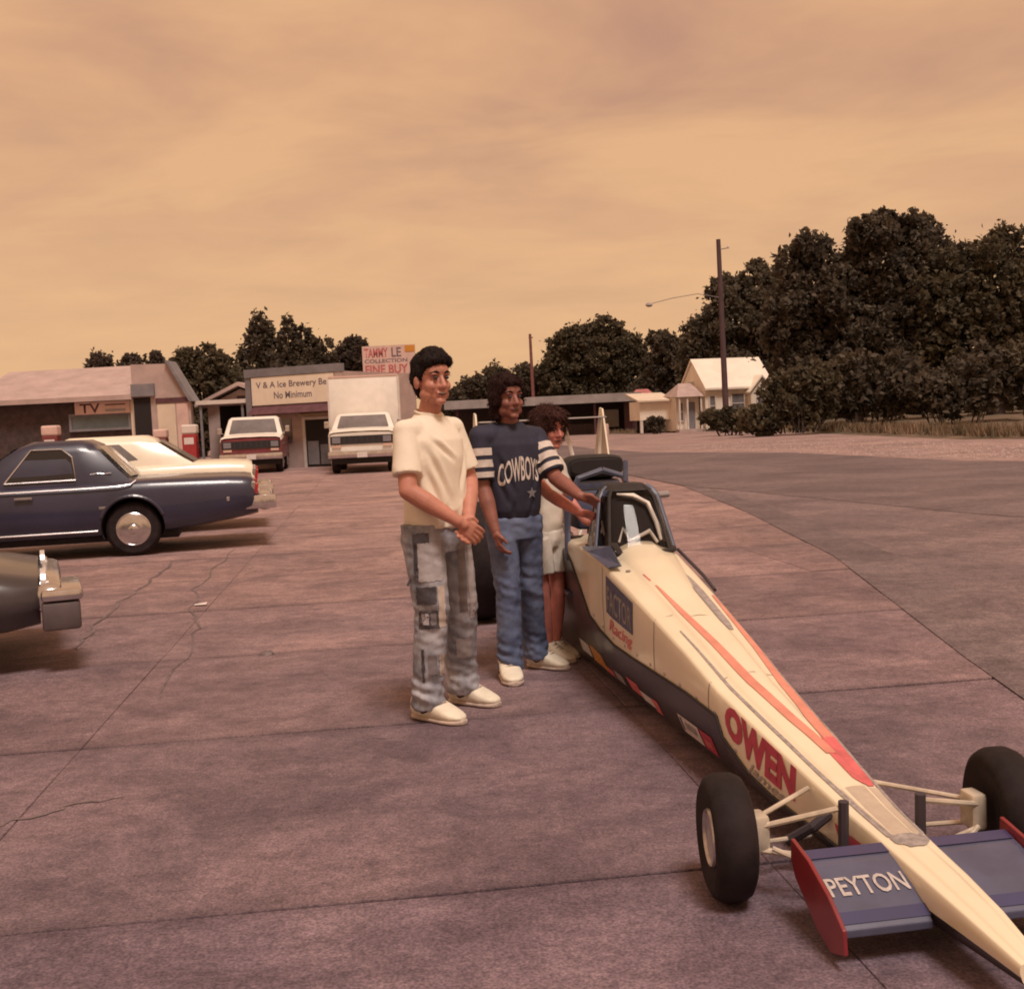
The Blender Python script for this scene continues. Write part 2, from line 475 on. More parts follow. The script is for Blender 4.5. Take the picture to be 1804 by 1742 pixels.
CONC = concrete_mat('concrete', (.235, .172, .178), (.170, .128, .138), (.300, .218, .212))
CONC_FAR = concrete_mat('concrete_far', (.345, .245, .228), (.285, .205, .200), (.400, .285, .258), slab=False, scale=.4)  # matches the pale far end of the vignette painted into the slabs
ASPH = concrete_mat('asphalt', (.172, .130, .136), (.140, .107, .115), (.205, .155, .158), slab=False, scale=.35)
ASPH_DK = concrete_mat('asphalt_patch', (.180, .138, .145), (.140, .108, .116), (.222, .168, .170), slab=False, scale=.8)
APRON = concrete_mat('apron_paving', (.200, .150, .156), (.150, .115, .124), (.245, .182, .182), slab=False, scale=.5)
SOIL = mat('soil', (.12, .085, .072), .95, var=.3, vscale=.2, bump=.4, bscale=3, bdist=.1)
GRASS = mat('grass', (.075, .060, .036), .95, col2=(.19, .125, .085), vscale=.5, bump=.8, bscale=6, bdist=.15)

def sheet(name, pts, z, m, kind='structure', parent=None):
    me = bpy.data.meshes.new(name)
    me.from_pydata([(p[0], p[1], z) for p in pts], [], [tuple(range(len(pts)))])
    bm = bmesh.new(); bm.from_mesh(me)
    for f in bm.faces:
        if f.normal.z < 0: f.normal_flip()
    bmesh.ops.triangulate(bm, faces=bm.faces[:])
    bm.to_mesh(me); bm.free()
    o = link(name, me, m, parent)
    if kind and not parent: o['kind'] = kind
    return o

sheet('ground', [(-1500, -300), (1500, -300), (1500, 2500), (-1500, 2500)], -.06, SOIL)
lot = sheet('parking_lot', [(-60, -30), (40, -30), (40, 120), (-60, 120)], -.018, mat('joint_tar', (.075, .055, .056), .9, var=.3, vscale=3))
UX, UY = Vector((.9928, .12, 0)), Vector((-.12, .9928, 0))
SW, SL_ = 2.54, 2.03

def slab_mesh(seed):
    rd = random.Random(seed)
    n = 5; hw, hl = SW / 2 - .0015, SL_ / 2 - .012
    pts = []
    cs = [(-hw, -hl), (hw, -hl), (hw, hl), (-hw, hl)]
    for i in range(4):
        a, b = cs[i], cs[(i + 1) % 4]
        for k in range(n):
            q = k / n
            j = (.007 if i % 2 == 0 else .001) if k else .0015
            pts.append((a[0] + (b[0] - a[0]) * q + rd.uniform(-j, j), a[1] + (b[1] - a[1]) * q + rd.uniform(-j, j)))
    top = [(x * .9985, y * .9985, 0) for x, y in pts]; mid = [(x, y, -.004) for x, y in pts]; bot = [(x, y, -.016) for x, y in pts]
    m = MB(); m.loft([bot, mid, top], True)
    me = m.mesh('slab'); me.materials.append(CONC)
    return me
SM = [slab_mesh(i) for i in range(5)]
k = 0
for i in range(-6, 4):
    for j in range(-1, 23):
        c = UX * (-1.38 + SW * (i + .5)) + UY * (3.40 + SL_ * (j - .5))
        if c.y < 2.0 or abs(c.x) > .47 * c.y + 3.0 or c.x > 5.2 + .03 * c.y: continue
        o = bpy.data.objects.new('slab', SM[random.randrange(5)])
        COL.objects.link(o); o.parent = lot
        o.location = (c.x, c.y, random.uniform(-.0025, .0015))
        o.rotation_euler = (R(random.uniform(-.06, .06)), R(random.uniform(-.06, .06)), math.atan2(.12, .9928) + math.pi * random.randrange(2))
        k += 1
# paving beyond the slabs, in front of the shops
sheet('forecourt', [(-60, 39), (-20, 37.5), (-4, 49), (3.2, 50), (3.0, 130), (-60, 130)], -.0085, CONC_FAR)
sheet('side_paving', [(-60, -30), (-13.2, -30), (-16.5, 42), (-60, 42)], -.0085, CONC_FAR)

# crack across the slabs: thin sunken tar lines, one piece of wear each
def crack(name, pts, w, m):
    mb = MB(); rd = random.Random(len(pts))
    P = []
    for i in range(len(pts) - 1):
        for q in range(12):
            t_ = q / 12
            a, b = Vector((*pts[i], 0)), Vector((*pts[i + 1], 0))
            v = a.lerp(b, t_) + Vector((noise.noise(Vector((i * 3.1 + t_ * 5, 1.7, w * 40))) * .09, noise.noise(Vector((i * 2.3 + t_ * 5, 9.2, w * 70))) * .09, 0))
            P.append(v)
    L_, R_ = [], []
    for i, v in enumerate(P):
        t_ = (P[min(i + 1, len(P) - 1)] - P[max(i - 1, 0)]).normalized(); nn = Vector((-t_.y, t_.x, 0))
        ww = w * (.35 + .9 * abs(noise.noise(Vector((i * .45, 3.3, w * 100))))) * min(1, i / 4 + .2, (len(P) - 1 - i) / 4 + .2)
        L_.append(v + nn * ww + Vector((0, 0, .0035))); R_.append(v - nn * ww + Vector((0, 0, .0035)))
    mb.loft([[a, b] for a, b in zip(L_, R_)], False, False)
    return mb.build(name, m, lot)
TAR = mat('tar', (.150, .112, .114), .85, var=.35, vscale=9)
crack('crack', [(-3.45, 14.3), (-2.95, 10.6), (-2.32, 8.2), (-1.9, 5.93)], .013, TAR)
crack('crack', [(-3.9, 13.2), (-3.6, 11.3), (-3.25, 8.8), (-2.95, 7.7)], .022, TAR)
crack('crack', [(-2.6, 3.5), (-1.9, 4.25), (-1.6, 4.5)], .014, TAR)

# the street to the right
EDGE = [(1.3, -6), (1.9, 1.0), (2.42, 6.23), (2.98, 10.8), (3.22, 16.1), (3.30, 22.4)]
sheet('gutter', EDGE + [(3.62, 22.4), (3.66, 16.1), (3.52, 10.8), (3.02, 6.23), (2.55, 1.0), (2.0, -6)], .006, ASPH_DK)
sheet('apron', [(2.0, -6), (2.55, 1.0), (3.02, 6.23), (3.52, 10.8), (3.66, 16.1), (3.62, 21.2), (3.95, 20.2), (4.7, 17.5), (5.6, 14.2), (7.2, 10.5), (9.5, 6), (16, -6)], .006, APRON)
sheet('street', [(16, -6), (9.5, 6), (7.2, 10.5), (5.6, 14.2), (4.7, 17.5), (3.95, 20.2), (3.30, 22.4), (2.9, 26), (2.2, 33), (1.2, 50), (-2, 80), (-6, 118), (-3.5, 118), (1.2, 80), (3.65, 52.7), (4.95, 43.7), (8.85, 36.1), (10.35, 26.8), (13.5, 21), (19, 14), (34, -6)], .010, ASPH)
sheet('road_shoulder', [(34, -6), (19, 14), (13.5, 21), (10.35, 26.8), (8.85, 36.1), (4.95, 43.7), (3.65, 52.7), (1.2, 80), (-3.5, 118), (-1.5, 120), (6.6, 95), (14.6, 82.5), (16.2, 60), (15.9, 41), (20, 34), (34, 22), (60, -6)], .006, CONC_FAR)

# verge: rough grass bank
def bank(name, front, back, zf, zb, nu, nv, m, amp):
    mb = MB(); rows = []
    def along(pl, t_):
        d = [0]
        for i in range(len(pl) - 1): d.append(d[-1] + math.dist(pl[i], pl[i + 1]))
        s_ = t_ * d[-1]
        for i in range(len(pl) - 1):
            if s_ <= d[i + 1] + 1e-6:
                q = (s_ - d[i]) / (d[i + 1] - d[i]); return Vector((pl[i][0] + (pl[i + 1][0] - pl[i][0]) * q, pl[i][1] + (pl[i + 1][1] - pl[i][1]) * q, 0))
        return Vector((*pl[-1], 0))
    for i in range(nu + 1):
        a, b = along(front, i / nu), along(back, i / nu); row = []
        for j in range(nv + 1):
            q = j / nv
            v = a.lerp(b, q); v.z = zf + (zb - zf) * min(1, q * 2.2) ** .7
            if j: v.z += amp * (noise.noise(v * .9) + .5 * noise.noise(v * 2.7))
            row.append(v)
        rows.append(row)
    mb.loft(rows, False, False)
    o = mb.build(name, m, smooth=None); o['kind'] = 'structure'; shade(o.data)
    return o
bank('verge', [(60, -6), (34, 22), (20, 34), (15.9, 41), (16.2, 60), (14.6, 82.5), (6.6, 95), (-1.5, 120), (-20, 150)],
     [(150, 20), (80, 60), (60, 90), (50, 110), (45, 130), (40, 150), (25, 170), (5, 190), (-30, 200)], -.02, .42, 160, 26, GRASS, .16)
# tall dry grass along the verge's edge: nobody could count the blades
gv = []; gf = []
for _ in range(9000):
    t_ = random.random()
    pl = [(22, 33), (17.2, 41), (17.2, 60), (15.5, 83), (7.5, 96), (0, 119)]
    q = t_ * 5; i = min(4, int(q)); q -= i
    x = pl[i][0] + (pl[i + 1][0] - pl[i][0]) * q + abs(random.gauss(0, 1.6)) - .3; y = pl[i][1] + (pl[i + 1][1] - pl[i][1]) * q + random.gauss(0, 1.0)
    h = random.uniform(.15, .5) * (1.2 if y < 70 else .8); a = random.uniform(0, 6.28); w = random.uniform(.02, .05)
    b = len(gv); z0 = .05
    gv += [(x - w * math.cos(a), y - w * math.sin(a), z0), (x + w * math.cos(a), y + w * math.sin(a), z0), (x + random.gauss(0, .1), y + random.gauss(0, .1), z0 + h)]
    gf.append((b, b + 1, b + 2))
me = bpy.data.meshes.new('dry_grass'); me.from_pydata(gv, [], gf)
o = link('dry_grass', me, mat('dry_grass', (.10, .078, .045), .9, col2=(.24, .155, .10), vscale=.6))
tag(o, 'rough brown grass along the far edge of the street', 'grass', kind='stuff')
# gravel strewn on the far shoulder
gv = []; gf = []
for _ in range(2200):
    t_ = random.random()
    y = 27 + 24 * t_ ** 1.3; x = 10.8 - (y - 27) * .22 + random.random() * (5.0 + .12 * (y - 27)); r_ = random.uniform(.012, .05); z0 = .008
    b = len(gv); a = random.uniform(0, 6.28)
    for q in range(4): gv.append((x + r_ * math.cos(a + q * 1.57) * random.uniform(.6, 1.2), y + r_ * math.sin(a + q * 1.57), z0))
    gv.append((x, y, z0 + r_ * .8)); gf += [(b, b + 1, b + 4), (b + 1, b + 2, b + 4), (b + 2, b + 3, b + 4), (b + 3, b, b + 4)]
me = bpy.data.meshes.new('gravel'); me.from_pydata(gv, [], gf)
o = link('gravel', me, mat('gravel', (.36, .27, .25), .9, var=.35, vscale=3))
tag(o, 'loose pale gravel strewn on the far road shoulder', 'gravel', kind='stuff')
# a scrap of paper and a clod on the lot
o = MB().add([(-.03, -.02, .003), (.035, -.024, .006), (.03, .022, .012), (-.034, .02, .004)], [(0, 1, 2, 3)]).build('paper_scrap', MT['decal_white'])
o.location = (-2.62, 9.55, 0.004); o.scale = (1.6, 1.6, 1.6); tag(o, 'small white scrap of paper lying on the concrete', 'litter')
mb = MB(); rg = []
for kz, (zz_, rr_) in enumerate(((0, .05), (.012, .045), (.024, .022))): rg.append([(rr_ * math.cos(a * .7) * random.uniform(.7, 1.3), rr_ * math.sin(a * .7) * random.uniform(.7, 1.3), zz_) for a in range(9)])
o = mb.loft(rg).build('tar_clod', TAR); o.location = (-1.60, 7.28, .0); tag(o, 'dark clod of tar lying on a slab joint', 'debris')

# ================================================================== trees
def crown_mesh(lobes, n, leaf, seed, core=.35):
    rg_ = np.random.default_rng(seed)
    vol = np.array([r_[0] * r_[1] * r_[2] for _, r_ in lobes]) ** .75
    idx = rg_.choice(len(lobes), n, p=vol / vol.sum())
    C = np.array([l_[0] for l_ in lobes])[idx]; RR = np.array([l_[1] for l_ in lobes])[idx]
    d = rg_.normal(size=(n, 3)); d /= np.linalg.norm(d, axis=1)[:, None]
    rad = core + (1.05 - core) * rg_.random(n) ** .45
    ph = idx * 1.7
    rad = rad * (1 + .16 * np.sin(d[:, 0] * 5.1 + ph) * np.sin(d[:, 2] * 6.3 + 2 * ph) + .12 * np.sin(d[:, 1] * 9.7 + d[:, 2] * 8.1 + ph))
    far_ = rg_.random(n) < .10; rad = np.where(far_, rad * (1.05 + .28 * rg_.random(n)), rad)
    # clumps: push leaves towards random clump centres so that gaps open
    P = C + d * RR * rad[:, None]
    nc = max(12, n // 60)
    cc = P[rg_.choice(n, nc, replace=False)]
    for s_ in range(0, n, 2000):
        blk = P[s_:s_ + 2000]
        D = ((blk[:, None, :] - cc[None]) ** 2).sum(2); j = D.argmin(1)
        P[s_:s_ + 2000] = blk + (cc[j] - blk) * .26
    a = rg_.normal(size=(n, 3)); a /= np.linalg.norm(a, axis=1)[:, None]
    b = np.cross(a, rg_.normal(size=(n, 3))); b /= np.linalg.norm(b, axis=1)[:, None]
    sz = leaf * (.55 + .9 * rg_.random(n))[:, None]
    V = np.empty((n, 4, 3))
    V[:, 0] = P - a * sz; V[:, 1] = P + b * sz * .55; V[:, 2] = P + a * sz; V[:, 3] = P - b * sz * .55
    V[:, 0] += np.cross(a, b) * sz * .25; V[:, 2] += np.cross(a, b) * sz * .25
    me = bpy.data.meshes.new('crown')
    me.vertices.add(n * 4); me.vertices.foreach_set('co', V.reshape(-1))
    me.loops.add(n * 4); me.loops.foreach_set('vertex_index', np.arange(n * 4))
    me.polygons.add(n); me.polygons.foreach_set('loop_start', np.arange(0, n * 4, 4)); me.polygons.foreach_set('loop_total', np.full(n, 4))
    me.update(calc_edges=True)
    return me

def tree(name, label, base, h, lobes, n, leaf, m, seed, trunk_r=.25, group=None, cat='tree'):
    t = empty(name, base)
    tag(t, label, cat, group)
    link('crown', crown_mesh(lobes, int(n * 3.2), leaf * .56, seed), MT[m], t)
    mb = MB(); rd = random.Random(seed)
    z1 = min(l_[0][2] for l_ in lobes)
    top = max(l_[0][2] for l_ in lobes)
    mb.tube([(0, 0, -.2), (rd.gauss(0, .1), rd.gauss(0, .1), z1 * .5), (rd.gauss(0, .2), 0, z1), (rd.gauss(0, .3), 0, (z1 + top) / 2)], [trunk_r * 1.25, trunk_r, trunk_r * .8, trunk_r * .3], 10)
    for c_, r_ in lobes:
        c_ = Vector(c_); s0 = Vector((0, 0, z1 * .75))
        mid = s0.lerp(c_, .5) + Vector((rd.gauss(0, .2), rd.gauss(0, .2), .3))
        mb.tube([s0, mid, c_ + Vector((0, 0, r_[2] * .5))], [trunk_r * .5, trunk_r * .3, trunk_r * .08], 6)
    mb.build('trunk', MT['bark'], t, smooth=None)
    return t

def rl(seed, c, r_, k, spread=.75, sub=.5):
    """a main lobe at c plus k smaller lobes bulging out of it: an uneven outline"""
    rd = random.Random(seed); out = [(c, (r_[0] * .8, r_[1] * .8, r_[2] * .8))]
    for _ in range(k):
        a = rd.uniform(0, 6.28); e = rd.uniform(-.5, 1.35)
        d = (math.cos(a) * math.cos(e), math.sin(a) * math.cos(e), math.sin(e))
        q = sub * rd.uniform(.55, 1.1)
        out.append((tuple(c[i] + d[i] * r_[i] * spread for i in range(3)), tuple(x * q for x in r_)))
    return out

LT = 'trees behind the shops on the left'
RT = 'trees beyond the street on the right'
# left, behind the shops
tree('shade_tree', 'big ragged dark tree behind the cream shop sign', (-15.0, 80, 0), 9.5,
     [((-1.6, 0, 7.6), (1.0, 1.1, 1.9)), ((0.2, 0, 7.4), (.75, .9, 1.8)), ((1.4, 0, 7.0), (.75, .9, 1.5)), ((2.6, 0, 6.4), (.8, .9, 1.3)), ((-2.4, 0, 5.6), (1.1, 1.2, 2.0)), ((-.4, 0, 5.0), (1.9, 1.6, 2.0)), ((1.6, 0, 4.6), (2.0, 1.6, 1.9)), ((-1.0, 0, 2.6), (2.2, 1.6, 1.8)), ((1.4, 0, 2.4), (2.2, 1.6, 1.8))], 9000, .30, 'leaf_c', 11, .3, LT)
tree('shade_tree', 'small round bluish tree right of the ragged tree above the truck', (-11.2, 85, 0), 8,
     rl(3, (0, 0, 6.0), (1.7, 1.6, 1.9), 5) + [((.3, 0, 3.4), (1.8, 1.5, 2.2))], 4200, .28, 'leaf_d', 12, .2, LT)
tree('shade_tree', 'dark rounded tree between the low shop and the small gabled house', (-20.6, 78, 0), 7.4,
     rl(5, (0, 0, 5.0), (2.1, 1.8, 2.2), 6) + [((2.2, 0, 4.2), (1.7, 1.5, 1.7)), ((-.5, 0, 2.5), (2.2, 1.5, 2)), ((1.6, 0, 2.3), (2.2, 1.5, 1.9))], 7500, .28, 'leaf_a', 13, .25, LT)
tree('shade_tree', 'low dark tree just above the pink roof of the TV shop', (-25.2, 76, 0), 7.2,
     [((-1.1, 0, 5.9), (.9, .9, 1.2)), ((.9, 0, 5.9), (.8, .9, 1.1)), ((2.4, 0, 6.1), (.6, .7, 1.0)), ((0, 0, 4.2), (2.5, 1.5, 1.6))], 4200, .26, 'leaf_d', 14, .2, LT)
tree('shade_tree', 'far small bush-like tree at the left end of the pink roof', (-30.0, 78, 0), 6,
     rl(8, (0, 0, 4.7), (1.5, 1.4, 1.2), 4) + [((-2.4, 0, 4.2), (1.4, 1.3, 1.2))], 3000, .26, 'leaf_b', 15, .2, LT)
# right
tree('shade_tree', 'low tree just right of the head of the person in cream', (-2.6, 112, 0), 6,
     rl(21, (-.6, 0, 4.1), (2.1, 1.8, 2.1), 6) + [((1.6, 0, 4.8), (1.8, 1.6, 1.9)), ((-2.8, 0, 2.4), (1.3, 1.3, 1.6)), ((0, 0, 1.9), (2.8, 1.6, 2))], 7500, .30, 'leaf_c', 16, .25, RT)
tree('shade_tree', 'full tree behind the head of the person in the jersey', (2.2, 114, 0), 7,
     rl(22, (0, 0, 4.6), (2.4, 1.8, 2.1), 6) + [((-1.2, 0, 2.2), (2.4, 1.6, 2)), ((1.4, 0, 2.2), (2.4, 1.6, 2))], 6500, .30, 'leaf_b', 17, .25, RT)
tree('shade_tree', 'broad dome-shaped tree above the grey station canopy', (8.6, 112, 0), 11,
     rl(23, (0, 0, 7.4), (4.6, 2.8, 3.2), 10, .72, .42) + [((-3.2, 0, 5.0), (2.6, 2, 2.6)), ((3.6, 0, 5.4), (2.8, 2, 2.6)), ((0, 0, 3.2), (4.6, 2, 2.6))], 15000, .34, 'leaf_a', 18, .4, RT)
tree('shade_tree', 'dark tree filling the gap between dome tree and tall tree', (15.0, 106, 0), 9.5,
     rl(24, (0, 0, 6.0), (2.8, 2.2, 2.7), 9, .85, .38) + [((0, 0, 3.2), (3.4, 2, 2.6)), ((3, 0, 4.2), (2.8, 2, 3.2)), ((3.2, 0, 6.6), (1.6, 1.6, 1.5))], 9000, .32, 'leaf_c', 19, .35, RT)
tree('shade_tree', 'tall tree leaning over the white house by the pole', (18.6, 95, 0), 14.5,
     rl(25, (.2, 0, 8.8), (3.0, 2.6, 3.2), 9, .9, .34) + rl(45, (2.0, 0, 11.0), (2.0, 1.8, 2.4), 7, .9, .36) + [((-2.6, 0, 7.2), (1.7, 1.6, 1.8)), ((-2.2, 0, 5.4), (2.4, 1.8, 2.2)), ((0, 0, 5.2), (3.6, 2, 2.8)), ((3.6, 0, 7.4), (2.8, 2, 3.6)), ((4.2, 0, 10.4), (1.7, 1.6, 2.2)), ((-1, 0, 2.8), (3.4, 1.6, 2.6))], 15000, .34, 'leaf_b', 20, .45, RT)
tree('shade_tree', 'tallest dark tree at the far right with a bumpy crown', (22.6, 76, 0), 15,
     rl(26, (-1.9, 0, 9.0), (2.9, 2.6, 3.2), 9, .9, .34) + rl(27, (1.6, 0, 10.2), (2.9, 2.6, 3.3), 9, .9, .32) + rl(46, (4.8, 0, 9.6), (2.8, 2.6, 3.4), 8, .9, .34) + [((-3.8, 0, 7.0), (1.8, 1.8, 2.4)), ((0, 0, 6.2), (4.8, 2.4, 3.0)), ((4, 0, 6.4), (4.2, 2.4, 3.0)), ((-2.6, 0, 4.2), (2.8, 2, 2.8)), ((3, 0, 3.4), (3.6, 2, 2.6))], 23000, .33, 'leaf_c', 21, .5, RT)
tree('shade_tree', 'tree cut by the right edge of the picture', (31.0, 74, 0), 14,
     rl(28, (0, 0, 8.2), (3.4, 2.8, 3.8), 10, .9, .34) + [((-2.6, 0, 7.4), (2.4, 2, 3.2)), ((-1.5, 0, 4.6), (3.8, 2.2, 3.2)), ((2.5, 0, 4.2), (3.8, 2.2, 3.2)), ((3.4, 0, 8), (2.4, 2, 3))], 12000, .33, 'leaf_a', 22, .5, RT)
# hedges on the bank at the right
def bush(label, base, lobes, n, leaf, m, seed):
    t = empty('bush', base); tag(t, label, 'bush', 'bushes along the bank on the right')
    link('foliage', crown_mesh(lobes, n, leaf, seed, .2), MT[m], t)
    mb = MB(); rd = random.Random(seed)
    for c_, r_ in lobes:
        for _ in range(2): mb.tube([(c_[0] * .6 + rd.gauss(0, .1), c_[1], -.1), (c_[0] + rd.gauss(0, .3), c_[1], c_[2])], [.04, .015], 5)
    mb.build('stem', MT['bark'], t)
bush('overgrown dark hedge beside the right end of the white house', (15.0, 60, .2), rl(31, (0, 0, 1.7), (2.0, 1.2, 1.8), 6) + [((-1.9, 0, .7), (1.3, 1, .8)), ((.9, 0, 2.4), (1.2, 1, 1.0))], 7500, .17, 'leaf_a', 31)
bush('tall dark shrub mass under the tallest tree', (19.0, 61, .3), rl(32, (0, 0, 1.8), (2.6, 1.4, 1.8), 6) + [((1.6, 0, 2.4), (1.8, 1.2, 1.4))], 5200, .18, 'leaf_c', 32)
bush('spreading shrub near the right edge of the picture', (23.0, 60, .3), rl(33, (0, 0, 1.3), (2.8, 1.4, 1.5), 6) + [((1.5, 0, 2.4), (1.9, 1.2, 1.5))], 5200, .18, 'leaf_c', 33)
bush('low shrub at the foot of the utility pole', (12.4, 66, .1), rl(34, (0, 0, .75), (1.5, .9, .8), 4), 2400, .15, 'leaf_a', 34)
bush('rightmost shrub on the grass bank', (27.5, 60, .3), rl(35, (0, 0, 1.8), (2.8, 1.4, 1.9), 6), 4200, .18, 'leaf_b', 35)
bush('dark shrub below the garage window of the white house', (10.4, 83.2, .1), rl(36, (0, 0, .5), (.9, .6, .6), 3), 1200, .13, 'leaf_c', 36)

# undergrowth below and behind the right-hand trees reads as one mass
rdu = random.Random(77); ul = []
for i in range(34):
    x = 15 + i * .95; ul.append(((x, 92 + rdu.uniform(-4, 6), rdu.uniform(1.2, 3.4)), (rdu.uniform(1.2, 2.2), 1.4, rdu.uniform(1.6, 3.0))))
o = link('undergrowth', crown_mesh(ul, 30000, .22, 77, .2), MT['leaf_c'])
tag(o, 'dense dark undergrowth below the trees on the right', 'undergrowth', kind='stuff')

# ================================================================== text helper
def text_mesh(s, size=1.0, bold=.0, shear=0.0, align='LEFT', space=1.0):
    c = bpy.data.curves.new('txt', 'FONT'); c.body = s; c.size = size; c.shear = shear
    c.align_x = align; c.space_character = space; c.offset = bold; c.resolution_u = 3
    o = bpy.data.objects.new('txt', c); COL.objects.link(o)
    dg = bpy.context.evaluated_depsgraph_get()
    me = bpy.data.meshes.new_from_object(o.evaluated_get(dg), depsgraph=dg)
    bpy.data.objects.remove(o); bpy.data.curves.remove(c)
    return me

def text_on(name, s, origin, ex, ey, width, height, mat_, parent, bold=.0, shear=0.0, off=.004, depth=0):
    """flat lettering: origin is the lower-left corner, ex / ey unit directions, fitted to width x height"""
    me = text_mesh(s, 1.0, bold, shear)
    xs = [v.co.x for v in me.vertices]; ys = [v.co.y for v in me.vertices]
    x0, x1, y0, y1 = min(xs), max(xs), min(ys), max(ys)
    ex, ey = Vector(ex).normalized(), Vector(ey).normalized(); nn = ex.cross(ey)
    for v in me.vertices:
        v.co = Vector(origin) + ex * ((v.co.x - x0) / (x1 - x0) * width) + ey * ((v.co.y - y0) / (y1 - y0) * height) + nn * off
    me.materials.clear()
    return link(name, me, mat_, parent)

# ================================================================== shops on the left
t = empty('tv_shop', (-20.8, 46, .15))
tag(t, 'low pink shop with a TV sign at the left', 'shop')
Wd = 6.1          # left wing 0..6.1, entrance wing 6.1..8.35
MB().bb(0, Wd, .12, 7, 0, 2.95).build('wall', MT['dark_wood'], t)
MB().add([(-.4, -.35, 2.98), (Wd + .02, -.35, 3.0), (Wd + .02, 3.8, 4.38), (-.4, 3.8, 4.34), (-.4, 8, 3.0), (Wd + .02, 8, 3.0), (-.4, -.35, 2.86), (Wd + .02, -.35, 2.88), (-.4, 8, 2.88), (Wd + .02, 8, 2.88)],
         [(0, 1, 2, 3), (3, 2, 5, 4), (0, 6, 7, 1), (0, 3, 4, 8, 6), (1, 7, 9, 5, 2), (4, 5, 9, 8), (6, 8, 9, 7)]).build('roof', MT['roof_pink'], t)
MB().bb(-.42, Wd, -.40, -.352, 2.80, 2.99).build('fascia', MT['stucco_pink'], t)
sg = MB().bb(3.75, 5.92, -.10, .04, 2.30, 2.79).build('sign', MT['sign_pink'], t)
text_on('lettering', 'TV', (3.95, -.10, 2.34), (1, 0, 0), (0, 0, 1), .80, .38, MT['maroon'], t, .02)
MB().bb(4.95, 5.75, -.104, -.101, 2.62, 2.67).build('sign_line', MT['maroon'], t)
MB().bb(4.95, 5.75, -.104, -.101, 2.38, 2.48).build('sign_line', MT['roof_grey'], t)
MB().bb(3.55, 5.80, .04, .10, 1.74, 2.22).build('window', MT['teal'], t)
f_ = MB(); f_.bb(3.45, 5.9, .0, .11, 2.222, 2.34); f_.bb(3.45, 3.548, .0, .11, 1.64, 2.22); f_.bb(5.802, 5.9, .0, .11, 1.64, 2.22); f_.bb(3.55, 5.80, .0, .11, 1.64, 1.738)
f_.build('window_frame', MT['trim_blue'], t)
MB().bb(5.95, 6.08, -.12, .115, 0, 2.95).build('post', MT['stucco_cream'], t)
MB().prism([(6.1, 0), (8.35, 0), (8.35, 2.75), (7.55, 4.13), (6.1, 4.16)], -.25, .1).build('front_wall', MT['stucco_pink'], t)
MB().prism([(8.352, 2.62), (8.50, 2.62), (7.62, 4.24), (7.50, 4.24), (7.50, 4.16), (7.57, 4.13)], -.42, .7).build('barge_board', MT['trim_blue'], t)
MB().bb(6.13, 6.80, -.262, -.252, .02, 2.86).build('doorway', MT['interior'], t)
MB().bb(6.10, 7.0, -.42, -.252, 2.90, 3.38).build('door_canopy', MT['trim_blue'], t)
MB().bb(7.0, 8.3, -.30, -.253, 2.62, 2.80).build('beam', MT['maroon'], t)
MB().bb(7.05, 7.75, -.275, -.253, .4, 2.55).build('panel', MT['stucco_cream'], t)
MB().bb(7.80, 8.25, -.275, -.253, .4, 2.55).build('panel', MT['sign_pink'], t)

t = empty('carport', (-12.25, 46.4, 0))
tag(t, 'open lean-to with a thin flat roof beside the TV shop', 'lean-to')
MB().bb(-.1, 2.0, -.4, 3.5, 2.62, 2.78).build('roof', MT['trim_white'], t)
for x in (.05, 1.7):
    MB().bb(x, x + .09, -.3, -.21, 0, 2.62).build('post', MT['trim_blue'], t)
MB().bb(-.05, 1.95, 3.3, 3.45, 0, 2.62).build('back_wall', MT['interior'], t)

t = empty('gabled_house', (-13.3, 50.5, 0))
tag(t, 'small pink gabled house half hidden behind the sign shop', 'house')
MB().prism([(.3, 0), (3.2, 0), (3.2, 2.7), (1.75, 3.35), (.3, 2.7)], 0, 5).build('wall', MT['stucco_pink'], t)
rf = MB()
rf.prism([(-.15, 2.62), (1.75, 3.48), (3.65, 2.62), (3.65, 2.76), (1.75, 3.64), (-.15, 2.76)], -.45, 5.4)
rf.build('roof', MT['roof_pink'], t)
MB().bb(1.6, 1.95, -.04, -.003, 2.75, 3.05).build('vent', MT['maroon'], t)
MB().bb(1.2, 2.3, -.05, -.003, 1.0, 2.1).build('window', MT['glass_dark'], t)

t = empty('sign_shop', (-10.15, 46.0, 0), R(-24.5))
tag(t, 'pink shop under a large cream sign with dark lettering', 'shop')
MB().bb(0, 4.15, 0, 6, 0, 3.62).build('wall', MT['stucco_pink'], t)
mb = MB(); mb.bb(-.12, 4.3, -.16, .2, 3.58, 3.90); mb.bb(-.12, .14, -.12, -.004, 2.05, 3.577)
mb.build('parapet', MT['trim_blue'], t)
MB().bb(4.06, 4.28, -.14, .1, 0, 3.578).build('corner_post', MT['stucco_pink'], t)
sg = MB().bb(.20, 4.02, -.14, -.004, 2.48, 3.56).build('sign', MT['sign_cream'], t)
text_on('lettering', 'V & A Ice Brewery Bev', (.42, -.141, 3.06), (1, 0, 0), (0, 0, 1), 3.45, .32, MT['sign_text'], sg, .012)
text_on('lettering', 'No Minimum', (1.25, -.141, 2.70), (1, 0, 0), (0, 0, 1), 1.75, .27, MT['sign_text'], sg, .012)
mb = MB(); mb.prism([(-.55, 2.12), (-.004, 2.12), (-.004, 2.44), (-.10, 2.44)], .22, 4.0, 'x')
mb.build('awning', MT['maroon'], t)
MB().bb(2.55, 3.75, -.03, -.004, .02, 1.82).build('doorway', MT['interior'], t)
